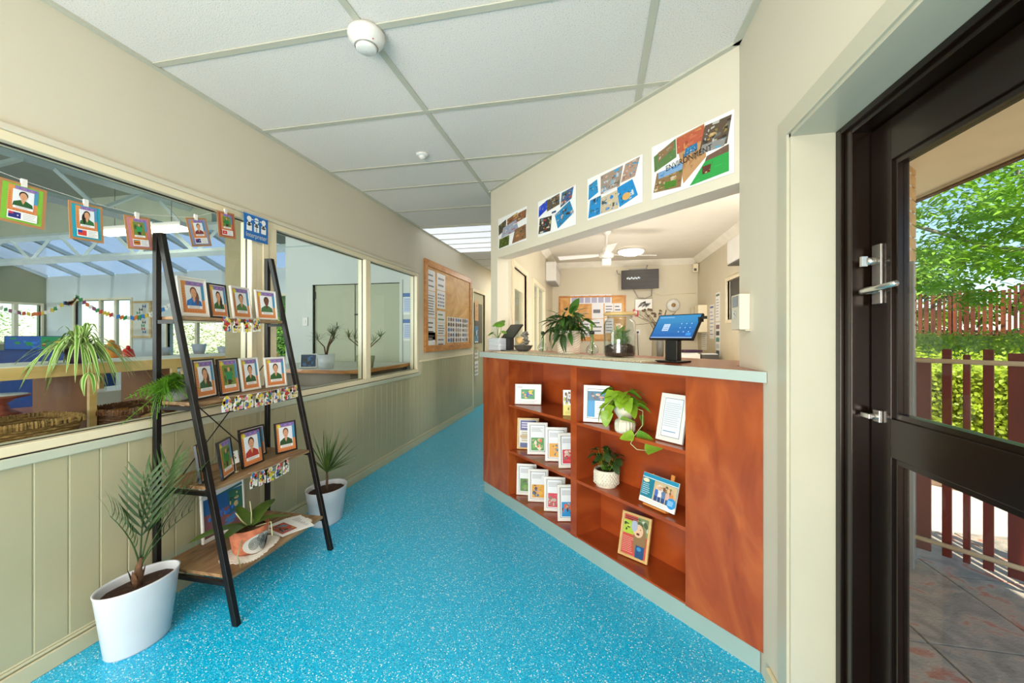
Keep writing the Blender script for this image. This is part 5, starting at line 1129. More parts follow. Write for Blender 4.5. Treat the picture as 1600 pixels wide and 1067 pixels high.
t = thing('tape_dispenser', 'orange and black tape dispenser on office desk beside touch screen', 'tape dispenser', (1.05, 6.3, .93)); bx(-.06, .06, -.05, .05, 0, .08).build('holder', 'grey', t); bx(-.05, .10, -.05, .05, .13, .22).build('casing', 'orange', t, bev=.01); bx(-.05, .10, -.045, .045, .22, .28).build('top', 'black', t, bev=.01); bx(-.04, .04, -.04, .04, .08, .13).build('spool', 'orange', t)
t = thing('purple_folder', 'purple folder lying on the stack by the printer', 'folder', (1.30, 6.12, 1.112), R(15)); bx(-.13, .13, -.10, .10, 0, .035).build('cover', 'purple', t, bev=.003); bx(-.12, .125, -.095, .095, .008, .028).build('pages', 'paper', t)
t = thing('fold_shelf', 'cream wall cabinet on the right office wall', 'cabinet', (OX, 6.92, 1.40)); bx(-.13, 0, -.24, .24, 0, .42).build('body', 'trim', t, bev=.004); bx(-.135, -.13, -.005, .005, .01, .41).build('door_gap', 'grey', t)
lb = ['tall white sheet with blue heading on right office wall', 'narrow sheet column nearest the grey blind on office wall', 'white sheet low on the right office wall', 'sheet with dark boxes below the narrow column on office wall']
for i, (y, z, w_, h_, cc) in enumerate(((6.42, 1.30, .22, .50, '#4A5AA8'), (6.12, 1.55, .20, .40, '#5A6A5A'), (6.85, 1.12, .3, .34, '#8A9AA8'), (6.12, 1.05, .20, .48, '#2A3A4A'))):
    t = thing('wall_notice', lb[i], 'notice', (OX-.001, y, z), R(-90)); bx(-w_/2, w_/2, -.002, 0, 0, h_).build('sheet', 'paper', t); p = Pr(-.0022)
    if i == 3:
        for q in range(5): p.rect(-w_*.4, .03+.09*q, w_*.4, .09+.09*q, ['#3A4A5A', '#C8D0D4', '#4A8A8A', '#2A3A4A', '#7A5A6A'][q], False)
    else: p.lines(-w_*.4, .04, w_*.4, h_-.08, 7, cc, .2); p.rect(-w_*.4, h_-.05, w_*.4, h_-.02, cc)
    p.build('print', 'print', t)

# ------------------------------------------------------------------ playroom behind the internal windows
PX0 = -12.6; PY = 7.0; PH = 2.72
st(bx(PX0, -2.275, -3.0, PY, -.06, 0).build('floor_playroom', 'carpet'))
st(bx(PX0, -2.275, -3.0, 5.0, 3.55, 3.6).build('ceiling_playroom', 'roofgreen'))
st(bx(-5.6, -2.275, 5.0, PY, 3.0, 3.05).build('ceiling_annex', 'roofgreen'))
st(bx(PX0, -5.6, 4.95, 5.05, 3.0, 3.6).build('trim_7', 'roofgreen'))
plate('wall_play_far', 'wall_white', [PX0, -11.7, -10.07, -9.07, -7.52, -7.2, -5.95, -4.24], [0, .93, 1.0, 1.62, 2.14, PH],
     lambda u, v: (-11.7 < u < -10.07 and .93 < v < 2.14) or (-9.07 < u < -7.52 and .93 < v < 1.62) or (-7.2 < u < -5.95 and .93 < v < 2.14), lambda u, v, w: (u, PY+w, v), .12)
plate('wall_play_left', 'olive_far', [-3.0, 4.6, 6.9, PY], [0, 1.2, 2.05, 3.6], lambda u, v: 4.6 < u < 6.9 and 1.2 < v < 2.05, lambda u, v, w: (PX0-w, u, v), .12)
st(bx(PX0, -2.275, -3.1, -3.0, 0, 3.6).build('wall_play_back', 'olive_far'))
st(bx(-2.277, -2.275, -3.0, 4.85, H, 3.6).build('wall_upper', 'wall_white'))
plate('wall_closet', 'wall_white', [-4.24, -3.80, -2.51, -2.277], [0, 2.04, 3.0], lambda u, v: -3.80 < u < -2.51 and v < 2.04, lambda u, v, w: (u, 4.85+w, v), .1)
st(bx(-4.24, -4.14, 4.95, PY, 0, 3.0).build('wall_closet_side', 'wall_white'))
t = thing('door_4', None, None); del t['label']; del t['category']; st(t)
m = MB(); m.box(-3.84, -3.80, 4.835, 4.90, 0, 2.08); m.box(-2.51, -2.47, 4.835, 4.90, 0, 2.08); m.box(-3.80, -2.51, 4.835, 4.90, 2.04, 2.08); m.build('door_frame', 'wall_white', t)
for a, b in ((-3.80, -3.185), (-3.175, -2.51)): bx(a+.004, b-.002, 4.88, 4.92, .01, 2.035).build('door_leaf', mat('sage_door', '#A9AE93', .5, var=.02), t)
m = MB(); m.tube([(-3.16, 4.88, 1.63), (-3.16, 4.84, 1.63), (-3.06, 4.84, 1.632)], .009, 8); m.box(-3.19, -3.10, 4.872, 4.88, 1.622, 1.64); m.build('door_handle', 'darkgrey', t)
m = MB(); m.box(-3.80, -3.78, 4.87, 4.885, 1.85, 1.95); m.build('hinge', 'darkgrey', t)
t = thing('light_switch', 'white light switch on the wall left of the sage doors', 'switch', (-3.92, 4.85, 1.48)); bx(-.04, .04, -.012, 0, 0, .12).build('plate', 'white', t, bev=.003); bx(-.012, .012, -.016, -.012, .04, .08).build('rocker', 'white', t)
for i, z in enumerate((1.62, 1.28)):
    t = thing('blue_notice', ['upper white sheet with blue heading right of sage doors', 'lower white sheet with blue heading right of sage doors'][i], 'notice', (-2.375, 4.849, z)); bx(-.09, .09, -.002, 0, 0, .28).build('sheet', 'paper', t)
    p = Pr(-.0022); p.rect(-.09, .23, .09, .28, '#1B5FA8'); p.rect(-.08, .03, .08, .22, '#B8C8E4'); p.lines(-.07, .05, .07, .21, 7, '#8A9CC4', .3); p.build('print', 'print', t)
# skylight sheets and rafters
t = thing('window_5', None, None); del t['label']; del t['category']; st(t)
zs = lambda y: 3.5-(y-5.0)*.38
for i in range(7):
    x0 = PX0+i*1.0; x1 = x0+1.0
    MB().hexa([(x0+.05, 5.05, zs(5.05)), (x1-.0, 5.05, zs(5.05)), (x1, PY+.1, zs(PY+.1)), (x0+.05, PY+.1, zs(PY+.1))], [(x0+.05, 5.05, zs(5.05)+.01), (x1, 5.05, zs(5.05)+.01), (x1, PY+.1, zs(PY+.1)+.01), (x0+.05, PY+.1, zs(PY+.1)+.01)]).build('pane', 'skylight', t)
    MB().hexa([(x0-.03, 5.05, zs(5.05)-.08), (x0+.05, 5.05, zs(5.05)-.08), (x0+.05, PY, zs(PY)-.06), (x0-.03, PY, zs(PY)-.06)], [(x0-.03, 5.05, zs(5.05)+.01), (x0+.05, 5.05, zs(5.05)+.01), (x0+.05, PY, zs(PY)+.01), (x0-.03, PY, zs(PY)+.01)]).build('rafter', 'roofsteel', t)
for y in (5.6, 6.3): bx(PX0, -5.6, y, y+.04, zs(y)-.07, zs(y)-.01).build('purlin', 'roofsteel', t)
# steel trusses
def truss(lb, A, B, zt, zb_, n, gx=.045):
    t = thing('roof_truss', lb, 'truss', (0, 0, 0)); A = Vector(A); B = Vector(B); d = B-A; u = d.normalized(); s_ = Vector((-u.y, u.x, 0))*gx
    def beam(P, Q, r): P = Vector(P); Q = Vector(Q); w_ = Vector((0, 0, r)); o = MB().tube([P, Q], r*1.3, 4).build('web' if r < .04 else 'chord', 'roofsteel', t)
    z = lambda P, q: (P.x, P.y, q)
    beam(z(A, zt), z(B, zt), .045); beam(z(A, zb_), z(B, zb_), .045)
    for i in range(n):
        P = A+d*(i/n); Q = A+d*((i+.42)/n); S = A+d*((i+.58)/n); E_ = A+d*((i+1)/n)
        beam(z(P, zb_), z(Q, zt), .022); beam(z(S, zt), z(E_, zb_), .022)
truss('pale blue steel roof truss running along the playroom nearest the glass', (-6, -2.9, 0), (-6, 4.95, 0), 3.27, 2.90, 7)
truss('pale steel truss crossing the playroom below the skylights', (-12.5, 4.9, 0), (-2.5, 4.9, 0), 2.96, 2.58, 9)
truss('pale steel truss further back across the playroom', (-12.5, 1.2, 0), (-6.1, 1.2, 0), 3.3, 2.95, 7)
t = thing('batten_light', 'long lit fluorescent batten hanging in the playroom', 'ceiling light', (-6.2, 4.45, 2.78))
bx(-.72, .72, -.06, .06, .05, .11).build('body', 'white', t); bx(-.70, .70, -.075, .075, 0, .05).build('diffuser', 'glow_warm', t)
for x in (-.5, .5): MB().tube([(x, 0, .11), (x, 0, .75)], .006, 5).build('hanging_rod', 'grey', t)
# far windows and the things on them
def farwin(nm, x0, x1, z0, z1, bars):
    t = thing(nm, None, None); del t['label']; del t['category']; st(t); y = PY; f = .05
    m = MB(); m.box(x0-f, x0, y-.03, y+.05, z0-f, z1+f); m.box(x1, x1+f, y-.03, y+.05, z0-f, z1+f); m.box(x0, x1, y-.03, y+.05, z1, z1+f); m.box(x0, x1, y-.03, y+.05, z0-f, z0)
    for b in bars: m.box(b-.03, b+.03, y-.02, y+.04, z0, z1)
    m.build('window_frame', 'trim', t); bx(x0, x1, y+.01, y+.014, z0, z1).build('pane', 'glass', t)
farwin('window_6', -11.7, -10.07, .93, 2.14, [-10.95, -10.5]); farwin('window_7', -9.07, -7.52, .93, 1.62, [-8.3]); farwin('window_8', -7.2, -5.95, .93, 2.14, [-6.5])
t = thing('window_9', None, None); del t['label']; del t['category']; st(t)
m = MB(); m.box(PX0-.05, PX0+.03, 4.56, 6.94, 1.16, 1.2); m.box(PX0-.05, PX0+.03, 4.56, 6.94, 2.05, 2.09); m.box(PX0-.05, PX0+.03, 4.56, 4.6, 1.2, 2.05); m.box(PX0-.05, PX0+.03, 6.9, 6.94, 1.2, 2.05); m.box(PX0-.05, PX0+.03, 6.45, 6.52, 1.2, 2.05); m.build('window_frame', 'trim', t); bx(PX0-.02, PX0-.016, 4.6, 6.9, 1.2, 2.05).build('pane', 'glass', t)
t = thing('butterfly_board', 'pale display board with blue and red butterflies on the far playroom wall', 'board', (-9.75, PY-.001, 1.30)); bx(-.26, .26, -.03, 0, 0, .80).build('panel', 'maple', t)
p = Pr(-.031); p.rect(-.22, .04, .22, .76, '#D4D0BE')
for i in range(9):
    cx, cz = rr.uniform(-.16, .16), .12+.07*i; c_ = ['#2A5A9A', '#A83A3A', '#2A8A5A', '#3A3A4A'][i % 4]
    p.poly([(cx, cz), (cx-.05, cz+.045), (cx-.045, cz-.03)], c_); p.poly([(cx, cz), (cx+.05, cz+.045), (cx+.045, cz-.03)], c_)
p.build('butterfly_print', 'print', t)
t = thing('child_painting', 'child painting with turquoise swirls hanging by the far playroom window', 'painting', (-6.95, PY-.04, .98)); t.location = (-7.33, PY-.02, .98); bx(-.16, .16, -.002, 0, 0, .62).build('sheet', 'paper', t); p = Pr(-.0022)
for i in range(16): p.ell(rr.uniform(-.11, .11), rr.uniform(.12, .54), .03, .035, rr.choice(['#1EA0B8', '#2AB8C8', '#1E5A9A', '#D08AB8']), 8)
p.build('paint', 'print', t)
for i, (x, s_) in enumerate(((-8.05, 1), (-7.45, .8), (-8.9, .7))):
    t = thing('sill_pot', ['white pot centre of the far playroom sill', 'white bowl pot right end of the far playroom sill', 'small white pot left end of the far playroom sill'][i], 'pot', (x, PY-.16, .93)); MB().lathe([(.001, 0), (.08*s_, 0), (.13*s_, .24*s_), (.12*s_, .24*s_), (.1*s_, .18*s_)], 20).build('pot', 'white_pot', t); pot_fill(t, .11*s_, .2*s_)
st(bx(-9.1, -5.9, PY-.30, PY, .89, .93).build('trim_8', 'maple'))
# garland of coloured paper
t = thing('paper_bunting', 'string of small coloured paper pieces sagging across the playroom', 'garland', (-8, 5.6, 2)); m = MB(); p = []
key = [(-11.6, 2.0), (-10.4, 1.75), (-9.6, 1.95), (-9.3, 2.05), (-8.5, 1.72), (-7.7, 1.70), (-7.0, 2.0), (-6.75, 2.08), (-6.2, 1.85), (-5.6, 1.78)]
pts = []
for (x0, z0), (x1, z1) in zip(key, key[1:]):
    for k in range(10): f = k/10; pts.append((x0+(x1-x0)*f+8, 0, z0+(z1-z0)*f-.05*math.sin(PI*f)-2))
MB().tube(pts, .004, 4).build('string', 'white', t)
q = MB()
for i, P in enumerate(pts):
    q.col = lin(rr.choice(['#C83A2E', '#2A7AC0', '#D8B83A', '#2E8A4A', '#E4E0D8', '#8A3A6A', '#D8702A'])); a = rr.uniform(-.5, .5)
    q.hexa([(P[0]-.045, -.01, P[2]-.035+a*.03), (P[0]+.045, -.01, P[2]-.035-a*.03), (P[0]+.045, -.004, P[2]-.035-a*.03), (P[0]-.045, -.004, P[2]-.035+a*.03)], [(P[0]-.04, -.01, P[2]+.03+a*.03), (P[0]+.04, -.01, P[2]+.03-a*.03), (P[0]+.04, -.004, P[2]+.03-a*.03), (P[0]-.04, -.004, P[2]+.03+a*.03)])
q.build('paper_pieces', 'print', t, stuff=True)
# toy cupboards and toys further in
t = thing('blue_cupboard', 'long dark blue toy cupboard with painted back behind the spider plant', 'cupboard', (-7.6, 4.3, 0)); bx(-1.7, .55, 0, .4, 0, 1.12).build('body', 'blue', t, bev=.01); bx(-1.7, -.2, .36, .40, 1.12, 1.34).build('back_board', 'blue', t)
p = Pr(.358); p.photo(-1.68, 1.13, -.9, 1.33, ['#2A5AA8', '#3A7AC8', '#2A8A4A'], 14, seed=5); p.photo(-.9, 1.13, -.22, 1.33, ['#2A8A5A', '#C84A3A', '#D8B83A', '#3A6A3A', '#8A3A2A'], 30, seed=6); p.build('painted_back', 'print', t)
for i, (x, c_, w_, h_) in enumerate(((-6.95, 'blue', .10, .22), (-7.18, 'purple', .09, .14), (-6.80, 'orange', .12, .20), (-6.62, 'orange', .07, .15), (-6.50, 'red', .08, .17), (-6.35, 'orange', .05, .12))):
    z0 = 1.12 if x < -7.06 else 1.04
for i, (x, y, z0, c_, w_, h_, lb) in enumerate(((-3.98, 2.62, 0, 'orange', .07, .16, 'orange toy block, left of the red one beyond the shelf'), (-3.86, 2.66, 0, 'red', .045, .12, 'red egg-shaped toy beyond the spider plant shelf'), (-4.10, 2.6, 0, 'blue', .05, .10, 'blue toy cup beyond the spider plant shelf'))):
    t = thing('toy', lb, 'toy', (x, y, 1.13)); MB().lathe([(.001, 0), (w_*.9, 0), (w_, h_*.4), (w_*.7, h_*.85), (.001, h_)], 14).build('body', c_, t); MB().ball((0, 0, h_), w_*.35).build('cap', c_, t)
t = thing('toy_table', 'white topped toy table beyond the double-sided shelf', 'table', (-4.0, 2.66, 0)); bx(-.55, .55, -.25, .25, 1.09, 1.13).build('table_top', 'white', t)
for x in (-.5, .46): 
    for y in (-.22, .18): bx(x, x+.04, y, y+.04, 0, 1.09).build('leg', 'maple', t)
t = thing('orange_table', 'low round orange table seen through the shelf bay', 'table', (-6.1, 3.15, 0)); MB().lathe([(.001, .46), (.62, .46), (.63, .48), (.62, .50), (.001, .50)], 36).build('table_top', mat('orange_laminate', '#C8754A', .4), t); MB().lathe([(.001, 0), (.25, 0), (.06, .04), (.05, .46)], 20).build('pedestal', 'grey', t)
t = thing('toy_cake_stand', 'reddish toy stand on the round orange table', 'toy', (-6.25, 3.1, .50)); MB().lathe([(.001, 0), (.16, 0), (.08, .05), (.05, .12), (.12, .17), (.22, .19), (.22, .21), (.001, .21)], 20).build('stand', mat('clay_red', '#8E4A36', .4, var=.2), t); MB().lathe([(.001, .211), (.20, .211), (.20, .214), (.001, .214)], 20).build('dish', 'white', t)
t = thing('storage_crate', 'white slotted crate seen through the right shelf bay', 'crate', (-4.3, 2.9, .0)); bx(-.32, .1, -.3, .3, 0, .86).build('crate', 'white', t, bev=.01); bx(-.12, .0, -.305, -.3, .70, .75).build('slot', 'darkgrey', t)
t = thing('pale_cupboard', 'pale cream narrow cupboard right of the slotted crate', 'cupboard', (-3.85, 3.1, 0)); bx(-.2, .12, -.2, .3, 0, 1.02).build('body', 'apron', t, bev=.006); bx(-.15, .08, -.205, -.2, .1, .95).build('door', 'apron', t, bev=.004)
# double-sided shelf close behind the glass
t = thing('playroom_shelf', 'pale timber open shelf unit standing just behind the large window', 'shelf', (-2.8, 1.2, 0))
bx(-.22, .20, -2.6, 1.7, 1.145, 1.203).build('shelf_top', 'maple', t, bev=.002); bx(-.215, .195, -2.6, 1.7, 1.203, 1.206).build('top_laminate', 'paper', t)
bx(-.22, .20, -2.6, 1.7, .79, .82).build('shelf_board', 'maple', t); bx(-.22, .20, -2.6, 1.7, 0, .06).build('plinth', 'maple', t)
for y in (-2.6, -1.75, -.9, -.02, .42, .84, 1.26, 1.68):
    bx(-.218, .182, y, y+.018, .06, 1.145).build('partition', 'brownply', t); bx(.182, .2, y-.006, y+.026, .06, 1.145).build('edge_post', 'maple', t)
# baskets
def basket(lb, loc, lx, ly, h, mt, rz=0, handle=False):
    t = thing('wicker_basket', lb, 'basket', loc, R(rz), 'wicker baskets in the shelf behind the window'); n = 11; m = MB()
    def ring(f, k, N=64):
        out = []
        for i in range(N+1):
            a = 2*PI*i/N; c_, s_ = math.cos(a), math.sin(a); sq = 1/max(abs(c_), abs(s_))**.75; e = .005*math.sin(i*PI/2+k*PI)
            out.append(((lx*(.82+.18*f)+e)*c_*sq, (ly*(.82+.18*f)+e)*s_*sq, h*f+.004))
        return out
    for k in range(n): m.tube(ring(k/(n-1), k), h/n*.62, 5, False)
    m.build('weave', mt, t, stuff=True)
    bx(-lx*.8, lx*.8, -ly*.8, ly*.8, 0, .008).build('base', mt, t)
    m = MB(); N = 110; rp = ring(1.02, 0, N)
    for i in range(0, N): x, y, z = rp[i]; m.tube([(x*.965, y*.965, z-.014), (x*.975, y*.975, z+.004), (x*1.01, y*1.01, z+.008), (x*1.035, y*1.035, z-.002), (x*1.035, y*1.035, z-.02)], .0055, 4)
    m.build('rim_wrap', mt, t, stuff=True)
    if handle: MB().tube([(lx+.012, -.06, h*.62), (lx+.03, -.03, h*.74), (lx+.03, .03, h*.74), (lx+.012, .06, h*.62)], .012, 8).build('handle', 'wicker', t)
    return t
basket('straw wicker basket in the left bay behind the window', (-2.62, 1.345, .822), .15, .185, .125, 'wicker')
basket('brown wicker basket in the bay right of the brown partition', (-2.62, 1.82, .822), .15, .165, .115, 'wicker_brown', 0, True)
m = MB()
t = thing('beaded_net', 'heap of dark beads lying in the brown wicker basket', 'beads', (-2.62, 1.85, .835))
for i in range(90): m.ball((rr.uniform(-.09, .09), rr.uniform(-.11, .11), .02+rr.uniform(0, .06)), .012, .012, .012, 5, 3)
m.build('bead_heap', 'black', t, stuff=True); m = MB().box(-.10, -.09, -.12, .02, 0, .09); m.build('divider_card', 'pine', t)
# spider plant
t = thing('spider_plant', 'large variegated spider plant in purple pot on the shelf behind glass', 'plant', (-2.62, 1.585, 1.206))
MB().lathe([(.001, 0), (.045, 0), (.062, .075), (.057, .075), (.053, .06)], 22).build('pot', 'purple', t); pot_fill(t, .054, .062)
bs = [MB().blade((0, 0, 0), (math.cos(R(e_)), 0, math.sin(R(e_))), L, .019, d_, 12, .25, uv=True, sh=lambda t_: min(1, .5+t_*2)*(1-t_**3)**.7).mesh('leaf', 'stripe') for L, d_, e_ in ((.25, 1.0, 78), (.27, 1.25, 62), (.25, 1.15, 45), (.20, 1.35, 60), (.20, .9, 28), (.28, .75, 80), (.22, 1.6, 66))]
for i in range(84):
    a = rr.uniform(0, 360); k_ = rr.uniform(1.0, 1.6); ob('leaf', bs[i % 7], t, (.014*math.cos(R(a)), .014*math.sin(R(a)), .066), (0, 0, R(a)), sc=(k_, rr.uniform(.8, 1.2), k_))
MB().tube([(.02, 0, .07), (.10, -.03, .10), (.16, -.06, .02), (.17, -.07, -.05)], .002, 4).build('runner_stem', 'stem', t)
for i in range(4): ob('leaf', bs[4], t, (.165, -.065, -.04), (0, R(60-10*i), R(-110+50*i)), sc=(.6, 1, .6))
# bench beyond the second window
t = thing('playroom_bench', 'bench with orange timber edge and grey front behind second window', 'bench', (-3.0, 4.2, 0))
MB().prism([(-.75, -.62), (.55, -.62), (.66, -.55), (.70, -.44), (.70, .64), (-.75, .64)], .965, 1.0).build('bench_top', 'pine', t, bev=.003); MB().prism([(-.72, -.60), (.54, -.60), (.66, -.45), (.66, .62), (-.72, .62)], 1.0, 1.003).build('laminate', 'white', t)
MB().prism([(-.68, -.52), (.55, -.52), (.60, -.42), (.60, .62), (-.68, .62)], 0, .965).build('cupboard_front', mat('taupe_panel', '#8E8272', .5), t)
t = thing('low_cupboard', 'low white topped cupboard in front of the orange-edged bench', 'cupboard', (-2.75, 3.25, 0)); bx(-.5, .42, -.4, .36, 0, .80).build('body', 'trim', t); bx(-.52, .44, -.42, .36, .80, .83).build('top', 'white', t)
def spiky(lb, loc, pm, lmn, r_, h, sd, nb=5):
    t = thing('potted_dracaena', lb, 'plant', loc); MB().lathe([(.001, 0), (r_*.78, 0), (r_, h), (r_*.92, h), (r_*.88, h*.8)], 24).build('pot', pm, t); pot_fill(t, r_*.88, h*.85); q = random.Random(sd)
    for j in range(nb):
        a = q.uniform(0, 2*PI); e = .06+.07*q.random(); T_ = (e*math.cos(a)*1.4, e*math.sin(a), h+.14+.12*q.random()); MB().tube([(0, 0, h*.8), (T_[0]*.25, T_[1]*.25, h+.08), T_], [.008, .006, .004], 6).build('branch', 'bark', t)
        m = MB()
        for i in range(26): b = q.uniform(0, 2*PI); c_ = q.uniform(.1, 1.3); m.blade(T_, (math.cos(b)*math.cos(c_), math.sin(b)*math.cos(c_), math.sin(c_)), q.uniform(.10, .19), .005, .3, 4)
        m.build('leaf_tuft', lmn, t)
spiky('dark spiky plant in white pot on the bench before sage doors', (-2.76, 3.72, 1.003), 'white_pot', 'leaf_dark', .088, .15, 3)
spiky('olive potted plant partly behind the window mullion on the bench', (-2.42, 3.90, 1.003), 'olive_far', 'leaf_olive', .10, .13, 8)
t = thing('bench_photo', 'small white framed dark picture standing on the bench', 'picture frame', (-3.02, 3.78, 1.004), R(20), rx=-.1); frame_parts(t, .17, .15, 'white', .010, .012, lambda p: (p.rect(-.085, 0, .085, .15, '#2A4A6A'), p.photo(-.07, .01, .07, .13, ['#1E3A5A', '#3A6A9A', '#2A2A2A'], 14, seed=3)))

# ------------------------------------------------------------------ outside the entrance
pav = st(bx(.86, 5.2, -4.0, 6.0, -.12, -.045).build('ground_patio', 'mortar'))
xs2 = [.87, 1.45, 1.94, 2.43, 2.92, 3.41]
for i in range(5):
    for j in range(9):
        y0 = -2.2+.62*j+(.0)
        if xs2[i]+y0 > 5.2: continue
        bx(xs2[i]+.004, xs2[i+1]-.004, y0+.004, y0+.616, -.06, -.02+random.uniform(-.0012, .0012)).build('paving_slab', 'paving', pav, bev=.003)
# garden beyond: concrete path, planting bed, rising ground
def gpt(k, s_, z): return ((k+s_)/2, (k-s_)/2, z)      # k = X+Y, s = X-Y
st(MB().hexa([gpt(4.9, -2.4, -.10), gpt(4.9, 9, -.10), gpt(7.4, 9, -.10), gpt(7.4, -4.4, -.10)], [gpt(4.9, -2.4, -.04), gpt(4.9, 9, -.04), gpt(7.4, 9, -.02), gpt(7.4, -4.4, -.02)]).build('ground_path', 'concrete'))
st(MB().hexa([gpt(7.4, -9, -.2), gpt(7.4, 12, -.2), gpt(11.3, 12, -.2), gpt(11.3, -9, -.2)], [gpt(7.4, -9, -.01), gpt(7.4, 12, -.01), gpt(11.3, 12, .06), gpt(11.3, -9, .06)]).build('ground_bed', 'mulch'))
st(MB().hexa([gpt(11.3, -14, -.2), gpt(11.3, 16, -.2), gpt(24, 22, -.2), gpt(24, -20, -.2)], [gpt(11.3, -14, .1), gpt(11.3, 16, .1), gpt(24, 22, 1.5), gpt(24, -20, 1.5)]).build('ground_slope', 'mulch'))
st(MB().hexa([gpt(24, -60, 1.3), gpt(24, 60, 1.3), gpt(120, 90, 1.3), gpt(120, -90, 1.3)], [gpt(24, -60, 1.5), gpt(24, 60, 1.5), gpt(120, 90, 1.6), gpt(120, -90, 1.6)]).build('ground_far', 'leaf_olive'))
st(bx(-30, PX0-.2, -20, 30, -.3, -.05).build('ground_west', 'leaf_olive')); st(bx(PX0-.2, -2.3, PY+.15, 30, -.3, -.05).build('ground_north', 'leaf_olive'))
rr = random.Random(21)
m = MB()
for i in range(420):
    k = rr.uniform(7.5, 10.6); s_ = rr.uniform(-3, 1.2); x, y, _ = gpt(k, s_, 0)
    for j in range(6): a = rr.uniform(0, 2*PI); m.blade((x+rr.uniform(-.03, .03), y+rr.uniform(-.03, .03), -.01), (math.cos(a)*.5, math.sin(a)*.5, 1), rr.uniform(.06, .16), .008, .25, 2)
tag(m.build('grass_tufts', 'leaf_lime', stuff=True), 'tufts of bright grass growing in the bed behind the slatted fence', 'grass')
# hedge
t = thing('clipped_hedge', 'broad yellow-green clipped hedge rising behind the slatted fence', 'hedge', gpt(11, 0, 0)); ox, oy, _ = gpt(11, 0, 0); m = MB()
def hz(k): return .86+max(0, k-11.3)*.062
V0 = [gpt(11.2, -12, 0), gpt(11.2, 9, 0), gpt(20.4, 12, 0), gpt(20.4, -14, 0)]
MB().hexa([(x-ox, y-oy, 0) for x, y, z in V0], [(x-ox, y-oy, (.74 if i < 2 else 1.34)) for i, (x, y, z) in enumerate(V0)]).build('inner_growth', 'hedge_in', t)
for i in range(24000):
    s_ = rr.uniform(-6.5, 1.6)
    if i % 5 < 3: k = 11.1+rr.uniform(-.12, .1); z = rr.uniform(.03, .84); n_ = Vector((-1, -1, .4))
    else: k = 11.0+9.2*rr.random()**1.5; z = hz(k)+rr.uniform(-.08, .06); n_ = Vector((-.3, -.3, 1))
    x, y, _ = gpt(k, s_, 0); d = Vector((rr.uniform(-1, 1), rr.uniform(-1, 1), rr.uniform(-.5, 1))); up = n_+Vector((rr.uniform(-.7, .7), rr.uniform(-.7, .7), rr.uniform(-.5, .5)))
    m.blade((x-ox, y-oy, z), d, rr.uniform(.05, .085), .05, .1, 2, .1, up=up.normalized())
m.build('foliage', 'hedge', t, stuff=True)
# slatted fence by the path, each board its own piece
t = thing('slatted_fence', 'waist-high fence of red-brown vertical boards with two pale rails', 'fence', (2.03, 2.81, 0), R(-45))
def fp(px_s, w_, top, bot=.055): bx(px_s, px_s+w_, -.010, .010, bot, top).build('fence_board', 'fence', t, bev=.003)
# along the fence: s=0 at (2.03,2.81), going towards +X -Y
S = lambda x: (x-2.03)*math.sqrt(2)
PK = 0
for x0, x1, tp in ((1.913, 1.962, 1.215), (1.994, 2.022, 1.27), (2.053, 2.073, 1.24), (2.106, 2.134, 1.272), (2.168, 2.230, 1.254), (2.262, 2.285, 1.27), (2.32, 2.36, 1.22), (2.39, 2.41, 1.27), (2.44, 2.48, 1.24), (2.52, 2.58, 1.26), (2.62, 2.65, 1.22), (2.69, 2.72, 1.27), (2.76, 2.82, 1.25)):
    fp(S(x0), S(x1)-S(x0), tp)
for z in (1.20, .127): MB().tube([(S(1.90), -.028, z), (S(2.84), -.028, z)], .014, 10).build('rail', 'trim', t)
m = MB(); m.box(S(1.900), S(1.918), -.03, .03, -.02, 1.215); m.build('post', 'grey', t)
# far fence
t = thing('tall_fence', 'tall brown timber fence on black frame beyond the hedge', 'fence', gpt(21.6, -3, 1.25), R(-45))
x = -9.0; i = 0
while x < 3.4:
    w_ = rr.uniform(.035, .09); bx(x, x+w_, -.02, .02, .06, 1.22+rr.uniform(-.03, .04)+(.10 if x > .6 else 0)).build('paling', 'fence_far', t); x += w_+rr.uniform(.02, .05)
for z in (.08, 1.08): bx(-9.0, 3.4, .02, .05, z, z+.05).build('rail', 'black', t)
for x in (-7.9, -5.4, -2.9, -.4, 1.9, 3.3): bx(x, x+.09, .02, .10, -.1, 1.28).build('post', 'black', t)
# brick return of the building with bricks proud of the joints
bw = st(MB().prism([(.95, 1.975), (1.916, 2.941), (1.916, 3.3), (1.866, 3.3), (1.866, 2.99), (.93, 2.05)], -.05, 2.75).build('wall_brick', 'mortar'))
L_ = math.hypot(.966, .966); row = 0; z = -.03
while z < 2.68:
    s_ = L_-.0; q = 0; first = .225 if row % 2 else .11
    while s_ > .4:
        w_ = first if q == 0 else .225; a = max(.02, s_-w_+.008); bb = s_+(.006 if q == 0 else 0)
        o = bx(a, bb, -.008, .03, z+.004, z+.071).build('brick', 'brick', bw, (.95, 1.975, 0), (0, 0, R(45)), bev=.003); s_ -= w_; q += 1
        if q > 2: break
    z += .076; row += 1
tag(bx(-.014, .014, -.03, .0, 0.0, 1.78).build('downpipe', 'grey', None, (1.775, 2.775, .0), (0, 0, R(45)), bev=.004), 'slim grey conduit running up the buff brick wall outside', 'conduit')
EP = [(.80, -3.0), (2.30, -3.0), (2.30, 4.5), (1.93, 4.5), (1.93, 2.95), (.95, 1.97), (.80, 1.97)]
st(MB().prism(EP, 2.365, 2.385).build('ceiling_eave', 'soffit'))
st(bx(2.30, 2.33, -3.0, 4.5, 2.345, 2.56).build('trim_9', 'soffit')); st(MB().prism(EP, 2.56, 2.60).build('roof_eave', 'grey')); st(bx(2.296, 2.334, -3.0, 4.5, 2.335, 2.347).build('trim_10', 'bark'))
st(bx(-12.7, .80, -3.2, 7.2, 3.62, 3.66).build('roof_main', 'grey')) if False else None
